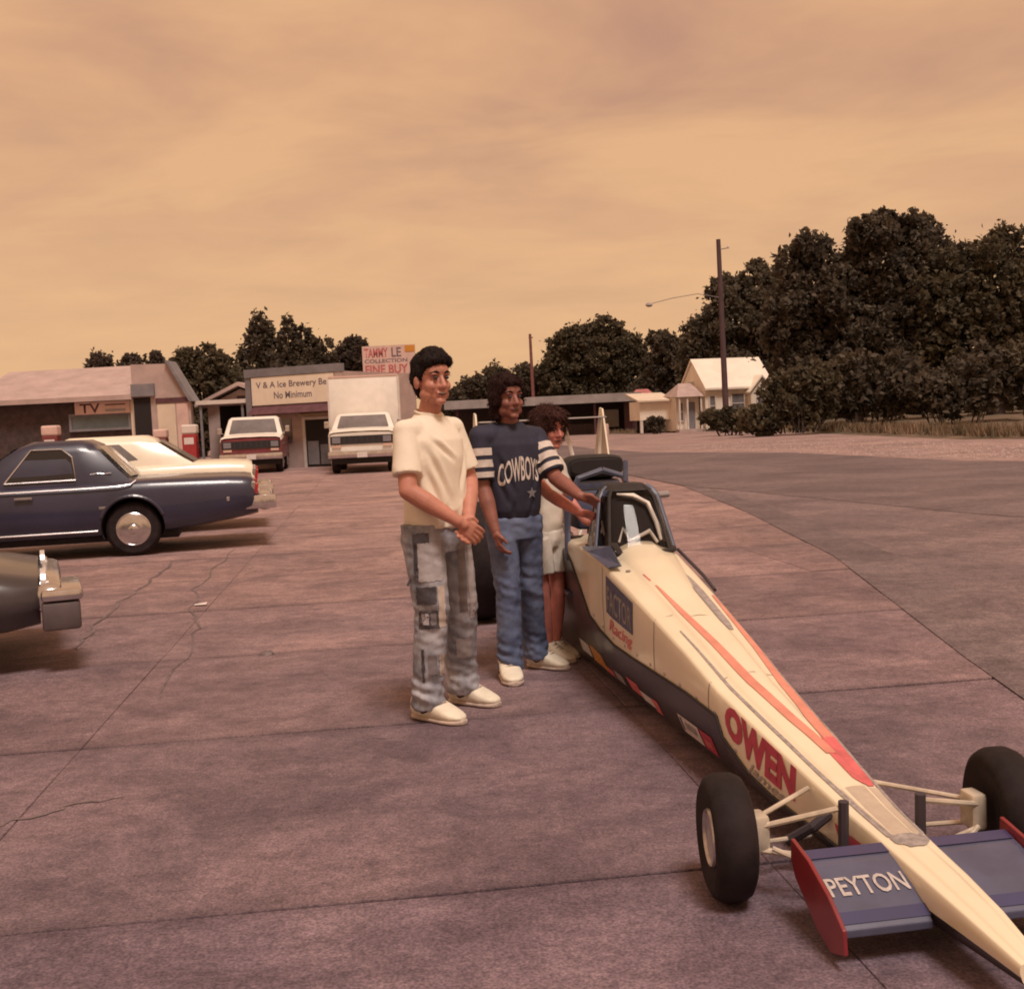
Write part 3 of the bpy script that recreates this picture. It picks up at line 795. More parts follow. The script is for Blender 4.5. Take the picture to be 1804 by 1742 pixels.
mb = MB(); mb.bb(2.42, 2.545, -.06, -.004, 0, 1.95); mb.bb(3.755, 3.88, -.06, -.004, 0, 1.95); mb.bb(2.55, 3.75, -.06, -.004, 1.824, 1.95)
mb.build('door_frame', MT['trim_white'], t)
MB().bb(2.62, 3.12, -.05, -.032, .10, 1.0).build('door_panel', MT['trim_blue'], t)
MB().bb(3.2, 3.68, -.05, -.032, .10, .86).build('door_panel', MT['glass_grey'], t)
MB().prism([(-.42, 1.98), (-.062, 1.98), (-.062, 2.12), (-.2, 2.12)], 2.5, 3.8, 'x').build('door_awning', MT['awning'], t)
MB().bb(.5, 1.9, -.04, -.004, 1.0, 1.9).build('window', MT['glass_grey'], t)

t = empty('billboard', (-7.35, 60, 0))
tag(t, 'white roadside sign with rows of red lettering above the truck', 'sign')
sg = MB().bb(0, 2.72, 0, .14, 4.0, 5.58).build('panel', MT['sign_pink'], t)
text_on('lettering', 'TAMMY', (.10, 0, 4.98), (1, 0, 0), (0, 0, 1), 1.22, .48, MT['sign_red'], sg, .03)
text_on('lettering', 'LE', (1.50, 0, 4.98), (1, 0, 0), (0, 0, 1), .50, .48, MT['sign_text'], sg, .02)
text_on('lettering', 'COLLECTION', (.10, 0, 4.70), (1, 0, 0), (0, 0, 1), 2.2, .20, MT['sign_text'], sg, .02)
text_on('lettering', 'FINE BUY', (.12, 0, 4.14), (1, 0, 0), (0, 0, 1), 2.2, .46, MT['sign_red'], sg, .03)
MB().bb(2.2, 2.70, -.02, -.004, 5.22, 5.54).build('sign_corner', MT['decal_orange'], t)
for x in (.3, 2.2): MB().bb(x, x + .14, .16, .3, 0, 5.5).build('post', MT['pole_wood'], t)

# fuel pumps
def pump(label, loc, s=1.0, body='red_paint', top='trim_white'):
    t = empty('fuel_pump', loc); tag(t, label, 'fuel pump', 'red fuel pumps by the shops')
    MB().bevbox((0, 0, .12), (.62, .5, .24), .02).build('base', MT['trim_white'], t)
    MB().bevbox((0, 0, .24 + .62), (.50, .40, 1.24), .04).build('body', MT[body], t)
    MB().bevbox((0, 0, 1.48 + .17), (.54, .42, .34), .06).build('top', MT[top], t)
    MB().bb(-.17, .17, -.208, -.202, 1.12, 1.36).build('dial', MT['decal_white'], t)
    MB().tube([(.26, 0, 1.2), (.36, -.05, .9), (.34, -.05, .45), (.27, 0, .6)], .016, 6).build('hose', MT['matt_black'], t)
    t.scale = (s, s, s)
pump('red fuel pump with a white top left of the pickup', (-11.4, 41.6, 0), 1.0)
pump('red fuel pump peeking over the cream car roof', (-12.8, 42.8, 0), .94, 'maroon_paint', 'sign_pink')
pump('dark red fuel pump at the left behind the blue car', (-16.9, 43, 0), 1.12, 'maroon_paint', 'sign_pink')

# ================================================================== far side of the street
t = empty('filling_station', (1.2, 95, 0), R(-1.5))
tag(t, 'long flat grey canopy of a filling station across the street', 'canopy')
mb = MB(); mb.bb(-6.3, 9.6, 0, 6, 2.62, 3.22); mb.build('roof', MT['roof_grey'], t)
MB().bb(-6.4, 9.7, -.1, -.004, 2.58, 3.28).build('fascia', MT['roof_grey'], t)
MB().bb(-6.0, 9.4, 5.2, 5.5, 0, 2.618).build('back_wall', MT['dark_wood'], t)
for x in (-5.5, -1.2, 2.2, 5.8, 9.2):
    MB().bb(x, x + .18, .5, .68, 0, 2.618).build('post', MT['maroon'], t)
MB().bb(6.6, 8.1, 4.6, 5.1, .5, 2.0).build('counter', MT['trim_white'], t)
MB().bb(8.35, 8.95, 1.2, 1.8, 0, 2.58).build('pillar', MT['maroon'], t)
MB().bb(3.2, 6.4, 2.0, 3.0, .0, .9).build('low_wall', MT['dark_wood'], t)

t = empty('red_roofed_shed', (10.2, 98, 0)); tag(t, 'small shed with a faded red roof beyond the station', 'shed')
MB().bb(0, 2.6, 0, 3, 0, 2.5).build('wall', MT['maroon'], t)
MB().add([(-.3, -.4, 2.4), (2.9, -.4, 2.4), (2.9, 3.4, 2.4), (-.3, 3.4, 2.4), (.8, 1.4, 3.6), (1.8, 1.4, 3.6)], [(0, 1, 5, 4), (1, 2, 5), (2, 3, 4, 5), (3, 0, 4), (3, 2, 1, 0)]).build('roof', MT['roof_red'], t)

o = MB().lathe([(.18, 0), (.2, .1), (.19, .75), (.16, .85)], n=14).build('barrel', MT['sign_pink'], None, smooth=40); o.location = (7.7, 92, 0)
tag(o, 'pale drum standing at the kerb before the station', 'drum')

t = empty('white_house', (14.35, 84.6, .12), R(15))
tag(t, 'white house with a gabled end behind the utility pole', 'house')
MB().prism([(0, 0), (4.2, 0), (4.2, 3.1), (2.1, 4.95), (0, 3.1)], 0, 5.2, 'x').build('wall', MT['siding_white'], t)
MB().prism([(-.35, 2.86), (2.1, 5.08), (4.55, 2.86), (4.55, 3.00), (2.1, 5.24), (-.35, 3.00)], -.12, 5.45, 'x').build('roof', MT['siding_white'], t)
def win(parent, x0, x1, z0, z1, y=-.05, m='glass_grey', axis='y'):
    w = empty('window', (0, 0, 0)); w.parent = parent
    fr = MB()
    e = .09
    def B(a, b, c, d, p0, p1):
        if axis == 'y': fr.bb(a, b, p0, p1, c, d)
        else: fr.bb(p0, p1, a, b, c, d)
    s_ = 1
    B(x0 - e, x1 + e, z1 + .002, z1 + e, y - .03, y + .045); B(x0 - e, x1 + e, z0 - e, z0 - .002, y - .05, y + .045)
    B(x0 - e, x0 - .002, z0, z1, y - .03, y + .045); B(x1 + .002, x1 + e, z0, z1, y - .03, y + .045)
    B(x0, x1, (z0 + z1) / 2 - .03, (z0 + z1) / 2 + .03, y - .02, y + .01)
    fr.build('frame', MT['trim_white'], w)
    g_ = MB()
    if axis == 'y': g_.bb(x0, x1, y + .012, y + .045, z0, z1)
    else: g_.bb(y + .012, y + .045, x0, x1, z0, z1)
    g_.build('pane', MT[m], w)
    return w
win(t, 2.1, 3.05, 1.15, 2.5)
win(t, .35, .75, 1.0, 2.4)
win(t, 3.85, 4.6, 1.1, 2.2, -.675)
win(t, 1.9, 2.7, 3.0, 3.5, -.05, 'glass_grey', 'x')
win(t, .5, 1.1, 1.0, 2.5, -.05, 'glass_grey', 'x')
MB().bb(.3, 5.0, -.35, -.003, -.1, .35).build('plinth', MT['stucco_pink'], t)
MB().prism([(3.35, .36), (5.1, .36), (5.1, 2.55), (4.22, 3.55), (3.35, 2.55)], -.62, .6).build('front_gable', MT['siding_white'], t)
MB().prism([(3.15, 2.48), (4.22, 3.68), (5.3, 2.48), (5.3, 2.60), (4.22, 3.82), (3.15, 2.60)], -.80, .9).build('gable_roof', MT['siding_white'], t)

t = empty('porch', (12.35, 84.2, .12), R(10))
tag(t, 'small porch entrance with a dark door and pink roof on the white house', 'porch')
MB().bb(0, 1.75, .6, 3.2, 0, 2.6).build('wall', MT['siding_white'], t)
MB().add([(-.15, -.1, 2.45), (1.95, -.1, 2.45), (1.95, 3.3, 2.55), (-.15, 3.3, 2.55), (.45, 1.3, 3.45), (1.4, 1.3, 3.45)], [(0, 1, 5, 4), (1, 2, 5), (2, 3, 4, 5), (3, 0, 4), (3, 2, 1, 0)]).build('roof', MT['roof_pink'], t)
for x in (.02, .62, 1.66): MB().bb(x, x + .12, .0, .12, 0, 2.45).build('post', MT['trim_white'], t)
d_ = MB().bb(.85, 1.42, .55, .598, .05, 2.05).build('door', MT['trim_blue'], t)
win(t, .18, .48, .75, 2.0, .54)
MB().bb(-.1, 1.9, -.25, .55, -.12, .10).build('step', MT['stucco_pink'], t)

t = empty('garage', (9.75, 85.5, .05), R(6))
tag(t, 'low white carport wing left of the porch', 'garage')
MB().bb(0, 2.5, .4, 4, .95, 2.35).build('wall', MT['siding_white'], t)
MB().add([(-.2, 0, 2.30), (2.6, 0, 2.30), (2.6, 4.3, 2.9), (-.2, 4.3, 2.9), (-.2, 0, 2.42), (2.6, 0, 2.42), (2.6, 4.3, 3.02), (-.2, 4.3, 3.02)], [(0, 3, 2, 1), (4, 5, 6, 7), (0, 1, 5, 4), (1, 2, 6, 5), (2, 3, 7, 6), (3, 0, 4, 7)]).build('roof', MT['stucco_cream'], t)
for x in (.02, 2.3): MB().bb(x, x + .2, .42, .62, 0, .948).build('post', MT['trim_white'], t)
MB().bb(.22, 2.3, 2.5, 2.6, 0, .948).build('opening', MT['interior'], t)

# utility poles
t = empty('utility_pole', (14.05, 75, 0))
tag(t, 'tall dark wooden utility pole in front of the white house', 'pole', 'utility poles')
MB().tube([(0, 0, -.3), (-.06, 0, 6), (-.12, 0, 12.35)], [.21, .18, .14], 12).build('shaft', MT['pole_wood'], t, smooth=40)
MB().tube([(-.08, -.1, 11.7), (.45, -.25, 11.75)], .03, 6).build('insulator_arm', MT['trim_blue'], t)
MB().lathe([(.05, 0), (.075, .06), (.06, .18), (.03, .22)], (.45, -.25, 11.72), n=10).build('insulator', MT['decal_white'], t)
MB().tube([(-.1, -.05, 8.65), (-1.6, -.2, 8.95), (-3.2, -.3, 8.75), (-4.6, -.4, 8.45)], .024, 6).build('lamp_arm', MT['trim_blue'], t)
MB().lathe([(.08, .12), (.20, .05), (.24, -.05), (.14, -.14), (.02, -.16)], (-4.75, -.4, 8.4), n=12).build('lamp_head', MT['roof_grey'], t, smooth=50)
t = empty('utility_pole', (2.45, 110, 0))
tag(t, 'distant thin reddish pole rising above the trees in the middle', 'pole', 'utility poles')
MB().tube([(0, 0, -.3), (-.05, 0, 9.5)], [.2, .13], 10).build('shaft', mat('pole_red', (.20, .075, .07), .8, var=.2), t, smooth=40)
MB().bb(-.2, .2, -.05, .05, 9.1, 9.2).build('crossarm', MT['maroon'], t)
# ================================================================== cars
def wheel(parent, c, r_, w, side, cap='chrome', name='wheel', rim_r=.62, white=False):
    """side: -1 outer face towards -y, +1 towards +y"""
    t = empty(name, c); t.parent = parent
    p = [(r_ * rim_r, -w / 2), (r_ * .86, -w / 2 - .004), (r_ * .96, -w / 2 + .02), (r_, -w / 2 + .055), (r_ * 1.003, 0), (r_, w / 2 - .055), (r_ * .96, w / 2 - .02), (r_ * .86, w / 2 + .004), (r_ * rim_r, w / 2)]
    MB().lathe(p, axis='y', n=40).build('tyre', MT['rubber'], t, smooth=35)
    o_ = side * (w / 2 + .006)
    q = [(r_ * rim_r * 1.0, o_ - side * .02), (r_ * rim_r * .99, o_), (r_ * rim_r * .93, o_ + side * .008), (r_ * rim_r * .90, o_ + side * .002), (r_ * rim_r * .70, o_ + side * .016), (r_ * rim_r * .42, o_ + side * .026), (r_ * rim_r * .30, o_ + side * .026), (r_ * rim_r * .26, o_ + side * .036), (r_ * rim_r * .12, o_ + side * .042), (.001, o_ + side * .043)]
    MB().lathe(q, axis='y', n=36).build('hubcap', MT[cap], t, smooth=40)
    return t

def interp(tab, x):
    xs = [a[0] for a in tab]
    if x <= xs[0]: return tab[0][1:]
    for i in range(len(tab) - 1):
        if x <= xs[i + 1]:
            q = (x - xs[i]) / (xs[i + 1] - xs[i]); return tuple(a + (b - a) * q for a, b in zip(tab[i][1:], tab[i + 1][1:]))
    return tab[-1][1:]

def coupe(name, label, loc, rz, paint, spec):
    """rear wheel at x=0, tail towards +x, nose towards -x"""
    t = empty(name, loc, rz); tag(t, label, 'car', 'cars parked on the lot')
    tab = spec['tab']                                  # x, half width, zbot, ztop, tumble
    rings = []
    x = tab[0][0]
    xs = sorted(set([a[0] for a in tab] + [tab[0][0] + i * (tab[-1][0] - tab[0][0]) / 40 for i in range(41)]))
    for x in xs:
        hw, zb, zt = interp(tab, x)
        sh = spec.get('tail', .22) if x > 1.25 else 0
        kx = min(1, max(0, (x - 1.0) / .5))
        half = [(0, zb), (hw * .72, zb), (hw * .93, zb + .035), (hw * .985, zb + .12), (hw, zb + (zt - zb) * .42), (hw * .995, zb + (zt - zb) * .62), (hw * .972, zb + (zt - zb) * .80), (hw * .945, zt - .055), (hw * .90, zt - .018), (hw * .80, zt), (hw * .4, zt + .016), (0, zt + .02)]
        ring = [(x + kx * (zt - z) * spec['lean'], -y, z) for y, z in half] + [(x + kx * (zt - z) * spec['lean'], y, z) for y, z in reversed(half[1:-1])]
        rings.append(ring)
    body = MB().loft(rings).build('body', MT[paint], t)
    # wheel arches cut out
    cut = MB()
    for wx in (0, -spec['wb']):
        cut.lathe([(spec['arch'], -1.4), (spec['arch'], 1.4)], (wx, 0, spec['r'] + .02), 'y', 36)
        ah = spec['r'] + .02
        cut.bb(wx - spec['arch'], wx + spec['arch'], -1.4, 1.4, -.3, ah)
    co = cut.build('cutter', None); co.parent = t
    bpy.context.view_layer.update()
    md = body.modifiers.new('b', 'BOOLEAN'); md.operation = 'DIFFERENCE'; md.object = co; md.solver = 'EXACT'; md.use_self = True
    bake(body); bpy.data.objects.remove(co); shade(body.data, 40)
    MB().bb(spec['tab'][0][0] + .4, .5, -.62, .62, .17, .55).build('underbody', MT['matt_black'], t)
    for wx in (0, -spec['wb']):
        for s in (-1, 1):
            rr_ = spec['arch'] - .004
            MB().loft([[(wx + rr_ * math.cos(R(a)), s * (spec['hw'] - .035), spec['r'] + .02 + rr_ * math.sin(R(a))) for a in range(-20, 201, 10)], [(wx + rr_ * math.cos(R(a)), s * .50, spec['r'] + .02 + rr_ * math.sin(R(a))) for a in range(-20, 201, 10)]], False, False).bb(wx - .30, wx + .30, min(0, s * .60), max(0, s * .60), .2, .70).build('wheel_well', MT['interior'], t)
    # greenhouse
    g = spec['gh']                                     # base x0,x1, roof x0,x1, hw base, hw roof, z base, z roof
    bx0, bx1, rx0, rx1, hb, hr, z0, z1 = g
    rings = []
    for q in (0, .25, .5, .75, .92, 1):
        e = q ** .9
        xa = bx0 + (rx0 - bx0) * q; xb = bx1 + (rx1 - bx1) * e; h = hb + (hr - hb) * q ** 1.3; z = z0 + (z1 - z0) * q
        if q > .95: xa += .10; xb -= .10; h -= .09; z += .02
        elif q > .9: xa += .01; xb -= .01
        n = 5
        ring = [(xa + (xb - xa) * k / 8, -h * (1 - .05 * (k in (0, 8))), z + .0 * k) for k in range(9)] + [(xb + .05 * (1 - q), 0, z)] + [(xb + (xa - xb) * k / 8, h * (1 - .05 * (k in (0, 8))), z) for k in range(9)] + [(xa - .06 * (1 - q), 0, z)]
        rings.append(ring)
    MB().loft(rings).build('roof', MT[spec['roof']], t, smooth=38)
    def side_pt(x, z, off=.006, s=-1):
        q = (z - z0) / (z1 - z0); h = hb + (hr - hb) * max(0, q) ** 1.3
        return (x, s * (h + off), z)
    for s in (-1, 1):
        for (poly, m_) in spec['glass']:
            n_ = len(poly); vs = [side_pt(x_, z_, .006, s) for x_, z_ in poly] + [side_pt(x_, z_, -.02, s) for x_, z_ in poly]
            MB().add(vs, [tuple(range(n_)), tuple(range(2 * n_ - 1, n_ - 1, -1))] + [(i, (i + 1) % n_, (i + 1) % n_ + n_, i + n_) for i in range(n_)]).build('window', MT[m_], t)
            if spec.get('trim'): MB().tube([side_pt(x_, z_, .012, s) for x_, z_ in poly + poly[:1]], .011, 6).build('window_trim', MT['chrome'], t)
        for pl in spec.get('lines', []):
            MB().tube([(x_, s * y_, z_) for x_, y_, z_ in pl], .011, 6).build('trim', MT['chrome'], t)
    # rear window and windscreen
    for (xa, xb, za, zb_, m_) in ((bx1, rx1, .12, .86, 'glass_grey'), (bx0, rx0, .1, .88, 'glass_dark')):
        sg = 1 if xa > 0 or m_ == 'glass_grey' else -1
        def P(q, yy): return (xa + (xb - xa) * q + sg * .03 + sg * .05 * (1 - q) * (1 - abs(yy)), yy * ((hb + (hr - hb) * q) - .14), z0 + (z1 - z0) * q + .01)
        vs = [P(q, yy) for q in (za, zb_) for yy in (-1, -.5, 0, .5, 1)]
        MB().add(vs, [(i, i + 1, i + 6, i + 5) for i in range(4)]).build('windscreen' if sg < 0 else 'rear_window', MT[m_], t)
    r_ = spec['r']
    for wx in (0, -spec['wb']):
        for s in (-1, 1): wheel(t, (wx, s * (spec['hw'] - .15), r_), r_, .20, s, 'chrome')
    # arch lips
    for wx in (0, -spec['wb']):
        for s in (-1, 1):
            a0 = [R(a) for a in range(22, 159, 8)]
            MB().tube([(wx + (spec['arch'] + .015) * math.cos(a), s * (spec['hw'] * 1.0 + .004), r_ + .02 + (spec['arch'] + .015) * math.sin(a)) for a in a0], .022, 6).build('arch_lip', MT[paint], t, smooth=None)
    # rear bumper, lights
    xe = tab[-1][0]
    bz = spec['bz']
    bl = spec['lean'] * (tab[-1][3] - bz)
    hwe = interp(tab, xe)[0]
    MB().bevbox((xe + bl + .10, 0, bz), (.16, hwe * 2.02, .20), .05).build('bumper', MT['chrome'], t, smooth=40)
    for s in (-1, 1):
        MB().bevbox((xe + bl + .02, s * hwe * .98, bz), (.42, .05, .17), .02).build('bumper_end', MT['chrome'], t, smooth=40)
        z_ = (bz + .1 + tab[-1][3] - .08) / 2; hh = tab[-1][3] - .08 - bz - .1
        xm = xe + spec['lean'] * (tab[-1][3] - z_)
        Mx = Matrix.Rotation(math.atan(spec['lean']), 3, 'Y')
        MB().box((xm + .012, s * (hwe * .84), z_), (.06, .22, hh), M=Mx).build('tail_light', MT['tail_red'], t, bevel=.012)
        MB().box((xm - .02, s * (hwe * .84), z_), (.05, .27, hh + .05), M=Mx).build('tail_light_bezel', MT['chrome'], t, bevel=.01)
    MB().bevbox((xe + bl + .19, 0, bz + .02), (.01, .31, .15), .004).build('license_plate', MT['decal_white'], t)
    # front
    xf = tab[0][0]
    MB().bevbox((xf - .06, 0, .46), (.16, interp(tab, xf)[0] * 2.02, .18), .05).build('bumper', MT['chrome'], t, smooth=40)
    MB().bb(xf - .02, xf + .02, -.45, .45, tab[0][3] - .24, tab[0][3] - .07).build('grille', MT['chrome'], t)
    for s in (-1, 1):
        MB().lathe([(.10, 0), (.10, .03), (.001, .05)], (0, 0, 0), 'x', 16).build('headlight', MT['lens'], t).location = (xf - .045, s * .66, spec.get('hz', .68))
        MB().bevbox((-1.2, s * (spec['hw'] + .01), .76), (.2, .03, .03), .008).build('door_handle', MT['chrome'], t)
        for xx, zz_, dx, dz in spec.get('badges', []):
            hwx = interp(tab, xx)[0]
            MB().bevbox((xx, s * (hwx + .002), zz_), (dx, .014, dz), .004).build('side_marker', MT['chrome'], t)
    return t

blue = dict(
    tab=[(-3.9, .86, .34, .78), (-3.7, .92, .27, .84), (-2.9, .965, .24, .88), (-1.8, .975, .24, .90), (-.6, .975, .24, .905), (.2, .975, .25, .912), (.75, .965, .30, .905), (1.15, .945, .36, .898), (1.35, .925, .40, .885), (1.42, .90, .415, .868)],
    lean=.15, wb=2.95, arch=.365, r=.325, hw=.975, bz=.56, roof='navy_paint',
    gh=(-1.95, .02, -1.2, -.46, .86, .68, .885, 1.40),
    glass=[([(-1.42, .94), (-.62, .945), (-.66, 1.22), (-.78, 1.32), (-1.12, 1.32)], 'glass_dark')], trim=True,
    lines=[[(-1.9, .957, .835), (-.5, .962, .838), (-.15, .960, .845), (.0, .945, .862), (.06, .90, .905)], [(-2.4, .965, .33), (-.40, .965, .33)]],
    badges=[(-.32, .60, .10, .03), (1.12, .62, .035, .05)])
car_a = coupe('parked_car', 'dark blue coupe with chrome hubcap, nearer of the two parked side by side', (-4.757, 14.77, 0), R(13.0), 'navy_paint', blue)
# opera script on the wide rear pillar
for s in (-1, 1):
    MB().tube([(-.46, s * .838, 1.00), (-.38, s * .834, 1.012), (-.30, s * .836, 1.002), (-.22, s * .838, 1.008)], .006, 5).build('pillar_script', MT['chrome'], car_a)

cream = dict(
    tab=[(-3.9, .86, .34, .84), (-3.7, .92, .27, .90), (-2.9, .96, .24, .94), (-1.6, .97, .24, .97), (0, .97, .26, 1.015), (.6, .96, .30, 1.02), (1.1, .945, .36, 1.01), (1.33, .92, .40, .99), (1.40, .90, .415, .955)],
    lean=.16, wb=2.95, arch=.365, r=.325, hw=.97, bz=.56, roof='ivory_paint',
    gh=(-1.95, .62, -1.25, -.05, .86, .68, .98, 1.43),
    glass=[([(-1.5, 1.03), (-1.0, 1.03), (-1.02, 1.30), (-1.18, 1.36)], 'glass_dark'), ([(-.82, 1.33), (-.46, 1.33), (-.20, 1.10), (-.42, 1.08)], 'glass_grey')], trim=False, lines=[], badges=[(1.1, .62, .035, .05)])
coupe('parked_car', 'cream coupe with a slanted rear quarter window, behind the blue coupe', (-5.36, 17.65, 0), R(12.5), 'ivory_paint', cream)

dark = dict(blue); dark = dict(
    hz=.53, tab=[(-3.9, .86, .28, .59), (-3.7, .90, .25, .63), (-2.9, .92, .24, .70), (-1.8, .93, .24, .88), (0, .93, .26, .90), (.9, .92, .32, .89), (1.3, .90, .38, .87), (1.40, .88, .40, .85)],
    lean=.15, wb=2.75, arch=.36, r=.32, hw=.93, bz=.54, roof='car_dark', gh=(-1.8, .6, -1.1, -.05, .82, .64, .87, 1.36),
    glass=[([(-1.35, .93), (-.3, .93), (-.42, 1.26), (-1.05, 1.28)], 'glass_dark')], trim=True, lines=[], badges=[])
# its nose points into the picture at the lower left
car_c = coupe('parked_car', 'dark car whose front corner with chrome headlight enters at the lower left', (-6.82, 6.30, 0), R(202), 'car_dark', dark)
# wrap-round bumper end and headlight surround on the near corner
MB().bevbox((-4.02, .60, .36), (.22, .72, .17), .02).build('bumper_guard', MT['bumper_rubber'], car_c, smooth=40)
MB().bevbox((-4.03, .60, .485), (.24, .74, .07), .025).build('bumper_cap', MT['chrome'], car_c, smooth=40)
mb = MB(); mb.lathe([(.080, -.03), (.084, .02), (.072, .03), (.062, .0)], (0, 0, 0), 'x', 22)
for s in (-1, 1):
    o = mb.build('headlight_ring', MT['chrome'], car_c, smooth=40); o.location = (-3.93, s * .68, .50)

# ================================================================== trucks (facing the camera, nose towards -y)
def truck(name, label, cat, loc, rz, spec):
    t = empty(name, loc, rz); tag(t, label, cat, 'trucks parked by the shops')
    w = spec['w'] / 2; P = MT[spec['paint']]; LP = MT[spec['low']]
    zc = spec['hood']
    # lower front end, hood, cab
    rings = []
    for y, zb, zt, ww in ((0, .62, zc - .10, w * .96), (.12, .56, zc - .03, w), (1.0, .52, zc + .02, w), (1.3, .52, zc + .05, w), (3.0, .52, zc + .05, w), (3.05, .54, zc + .04, w * .99)):
        rings.append([(-ww, y, zb), (-ww, y, zt - .10), (-ww * .96, y, zt - .03), (-ww * .85, y, zt), (0, y, zt + .03), (ww * .85, y, zt), (ww * .96, y, zt - .03), (ww, y, zt - .10), (ww, y, zb), (0, y, zb - .02)])
    body = MB().loft(rings).build('body', LP, t, smooth=40)
    top = []
    for y, zt, ww in ((-.015, zc - .05, w * .97), (.10, zc - .005, w * 1.004), (1.0, zc + .045, w * 1.004), (1.32, zc + .07, w * 1.004)):
        top.append([(-ww, y, zt - .13), (-ww * .965, y, zt - .02), (-ww * .85, y, zt + .012), (-ww * .3, y, zt + .035), (0, y, zt + .03), (ww * .3, y, zt + .035), (ww * .85, y, zt + .012), (ww * .965, y, zt - .02), (ww, y, zt - .13)])
    MB().loft(top, False, False).build('hood', P, t, smooth=40)
    zr = spec['roof']
    cab = []
    for q in (0, .3, .6, .88, 1.0):
        z = zc + .04 + (zr - zc - .04) * q; hw_ = w * (.97 - .16 * q); ya = 1.25 + .62 * q; yb = 3.0 - .12 * q
        if q == 1.0: hw_ -= .07; ya += .08; yb -= .06
        cab.append([(-hw_, ya + .05, z), (-hw_ * .93, ya, z), (-hw_ * .45, ya - .05, z), (hw_ * .45, ya - .05, z), (hw_ * .93, ya, z), (hw_, ya + .05, z), (hw_, yb, z), (-hw_, yb, z)])
    MB().loft(cab).build('cab', P, t, smooth=38)
    def ws(q, xx): 
        hw_ = w * (.97 - .16 * q) * .84
        return (xx * hw_, 1.25 + .62 * q - .052 + (.02 if abs(xx) > .9 else 0) - .012, zc + .04 + (zr - zc - .04) * q)
    MB().add([ws(q, xx) for q in (.12, .86) for xx in (-1, -.5, 0, .5, 1)], [(i, i + 1, i + 6, i + 5) for i in range(4)]).build('windscreen', MT['glass_grey'], t)
    for s in (-1, 1):
        pl = [(1.55, .12), (2.75, .12), (2.7, .84), (1.98, .84)]
        MB().add([(s * (w * (.97 - .16 * q) + .004), y, zc + .04 + (zr - zc - .04) * q) for y, q in pl], [(0, 1, 2, 3)]).build('window', MT['glass_grey'], t)
        MB().bevbox((s * (w + .14), 1.55, zc + .22), (.16, .06, .22), .02).build('mirror', MT['chrome'], t)
        MB().tube([(s * w, 1.6, zc + .1), (s * (w + .14), 1.55, zc + .2)], .015, 5).build('mirror_arm', MT['chrome'], t)
    # grille
    gz0, gz1 = zc - .42, zc - .16
    MB().bb(-w * .94, w * .94, -.035, .02, gz0, gz1).build('grille', MT['matt_black'], t)
    for i in range(7):
        x_ = -w * .52 + i * w * .52 / 3
        MB().bb(x_ - .012, x_ + .012, -.05, -.037, gz0 + .02, gz1 - .02).build('grille_bar', MT['dark_trim'], t)
    for s in (-1, 1):
        MB().bevbox((s * w * .76, -.045, (gz0 + gz1) / 2), (.26, .03, .19), .01).build('headlight', MT['lens' if spec.get('bright') else 'trim_blue'], t)
        MB().bb(s * w * .76 - .14, s * w * .76 + .14, -.05, -.004, gz0 - .10, gz0 - .02).build('turn_signal', MT['awning'], t)
    MB().bevbox((0, -.16, .60), (w * 2.04, .16, .22), .04).build('bumper', MT['chrome'], t, smooth=40)
    MB().bevbox((0, -.25, .58), (.32, .012, .16), .004).build('license_plate', MT['decal_white'], t)
    MB().bb(-w * .9, w * .9, .2, 2.6, .30, .50).build('chassis', MT['matt_black'], t)
    ry = spec['wb']
    for y in (.78, .78 + ry):
        for s in (-1, 1):
            wt = wheel(t, (s * (w - .16), y, .36), .36, .24, 1, 'alloy'); wt.rotation_euler = (0, 0, R(-90 * s))
    if spec['kind'] == 'box':
        bw = spec['bw'] / 2; z0, z1 = .85, spec['bz']; y0, y1 = 2.45, 6.4
        MB().bevbox((0, (y0 + y1) / 2 + .55, (z0 + z1) / 2), (bw * 2, y1 - y0 - 1.1 + 1.1, z1 - z0), .05).build('cargo_box', P, t, smooth=40)
        for s in (-1, 1):
            MB().bb(s * bw - .03, s * bw + .03, y0 + .52, y0 + .60, z0 + .05, z1 - .05).build('corner_rail', MT['trim_white'], t)
        MB().bb(-bw * .98, bw * .98, y0 + .53, y0 + .60, z1 - .03, z1 + .03).build('top_rail', MT['sign_pink'], t)
        MB().bb(-bw, bw, 3.2, 6.8, .62, .86).build('subframe', MT['matt_black'], t)
    else:
        mb = MB(); mb.bb(-w, -w + .06, 3.1, 5.3, .60, 1.22); mb.bb(w - .06, w, 3.1, 5.3, .60, 1.22); mb.bb(-w + .06, w - .06, 5.24, 5.3, .60, 1.22); mb.bb(-w + .06, w - .06, 3.1, 3.16, .60, 1.22); mb.bb(-w + .06, w - .06, 3.16, 5.24, .60, .66)
        mb.build('bed', LP, t)
        for s in (-1, 1): MB().bb(s * (w + .004) - .004, s * (w + .004) + .004, .3, 5.2, .98, 1.04).build('side_trim', MT['chrome'], t)
    return t
truck('box_truck', 'white box truck facing us beside the sign shop', 'truck', (-4.62, 36.4, 0), R(4.5),
      dict(w=2.08, hood=1.34, roof=1.90, paint='white_paint', low='white_paint', wb=3.3, kind='box', bw=2.36, bz=3.16))
truck('pickup_truck', 'white and maroon pickup facing us left of the box truck', 'pickup', (-8.98, 40.4, 0), R(8.0),
      dict(w=2.12, hood=1.30, roof=2.00, paint='white_paint', low='maroon_paint', wb=3.0, kind='pickup', bright=False))
# ================================================================== the dragster
DR = empty('dragster', (.571 + .987 * .43, 3.265 + .164 * .43, 0), R(8.56))
tag(DR, 'cream and black dragster with red OWEN lettering and blue front wing', 'dragster')
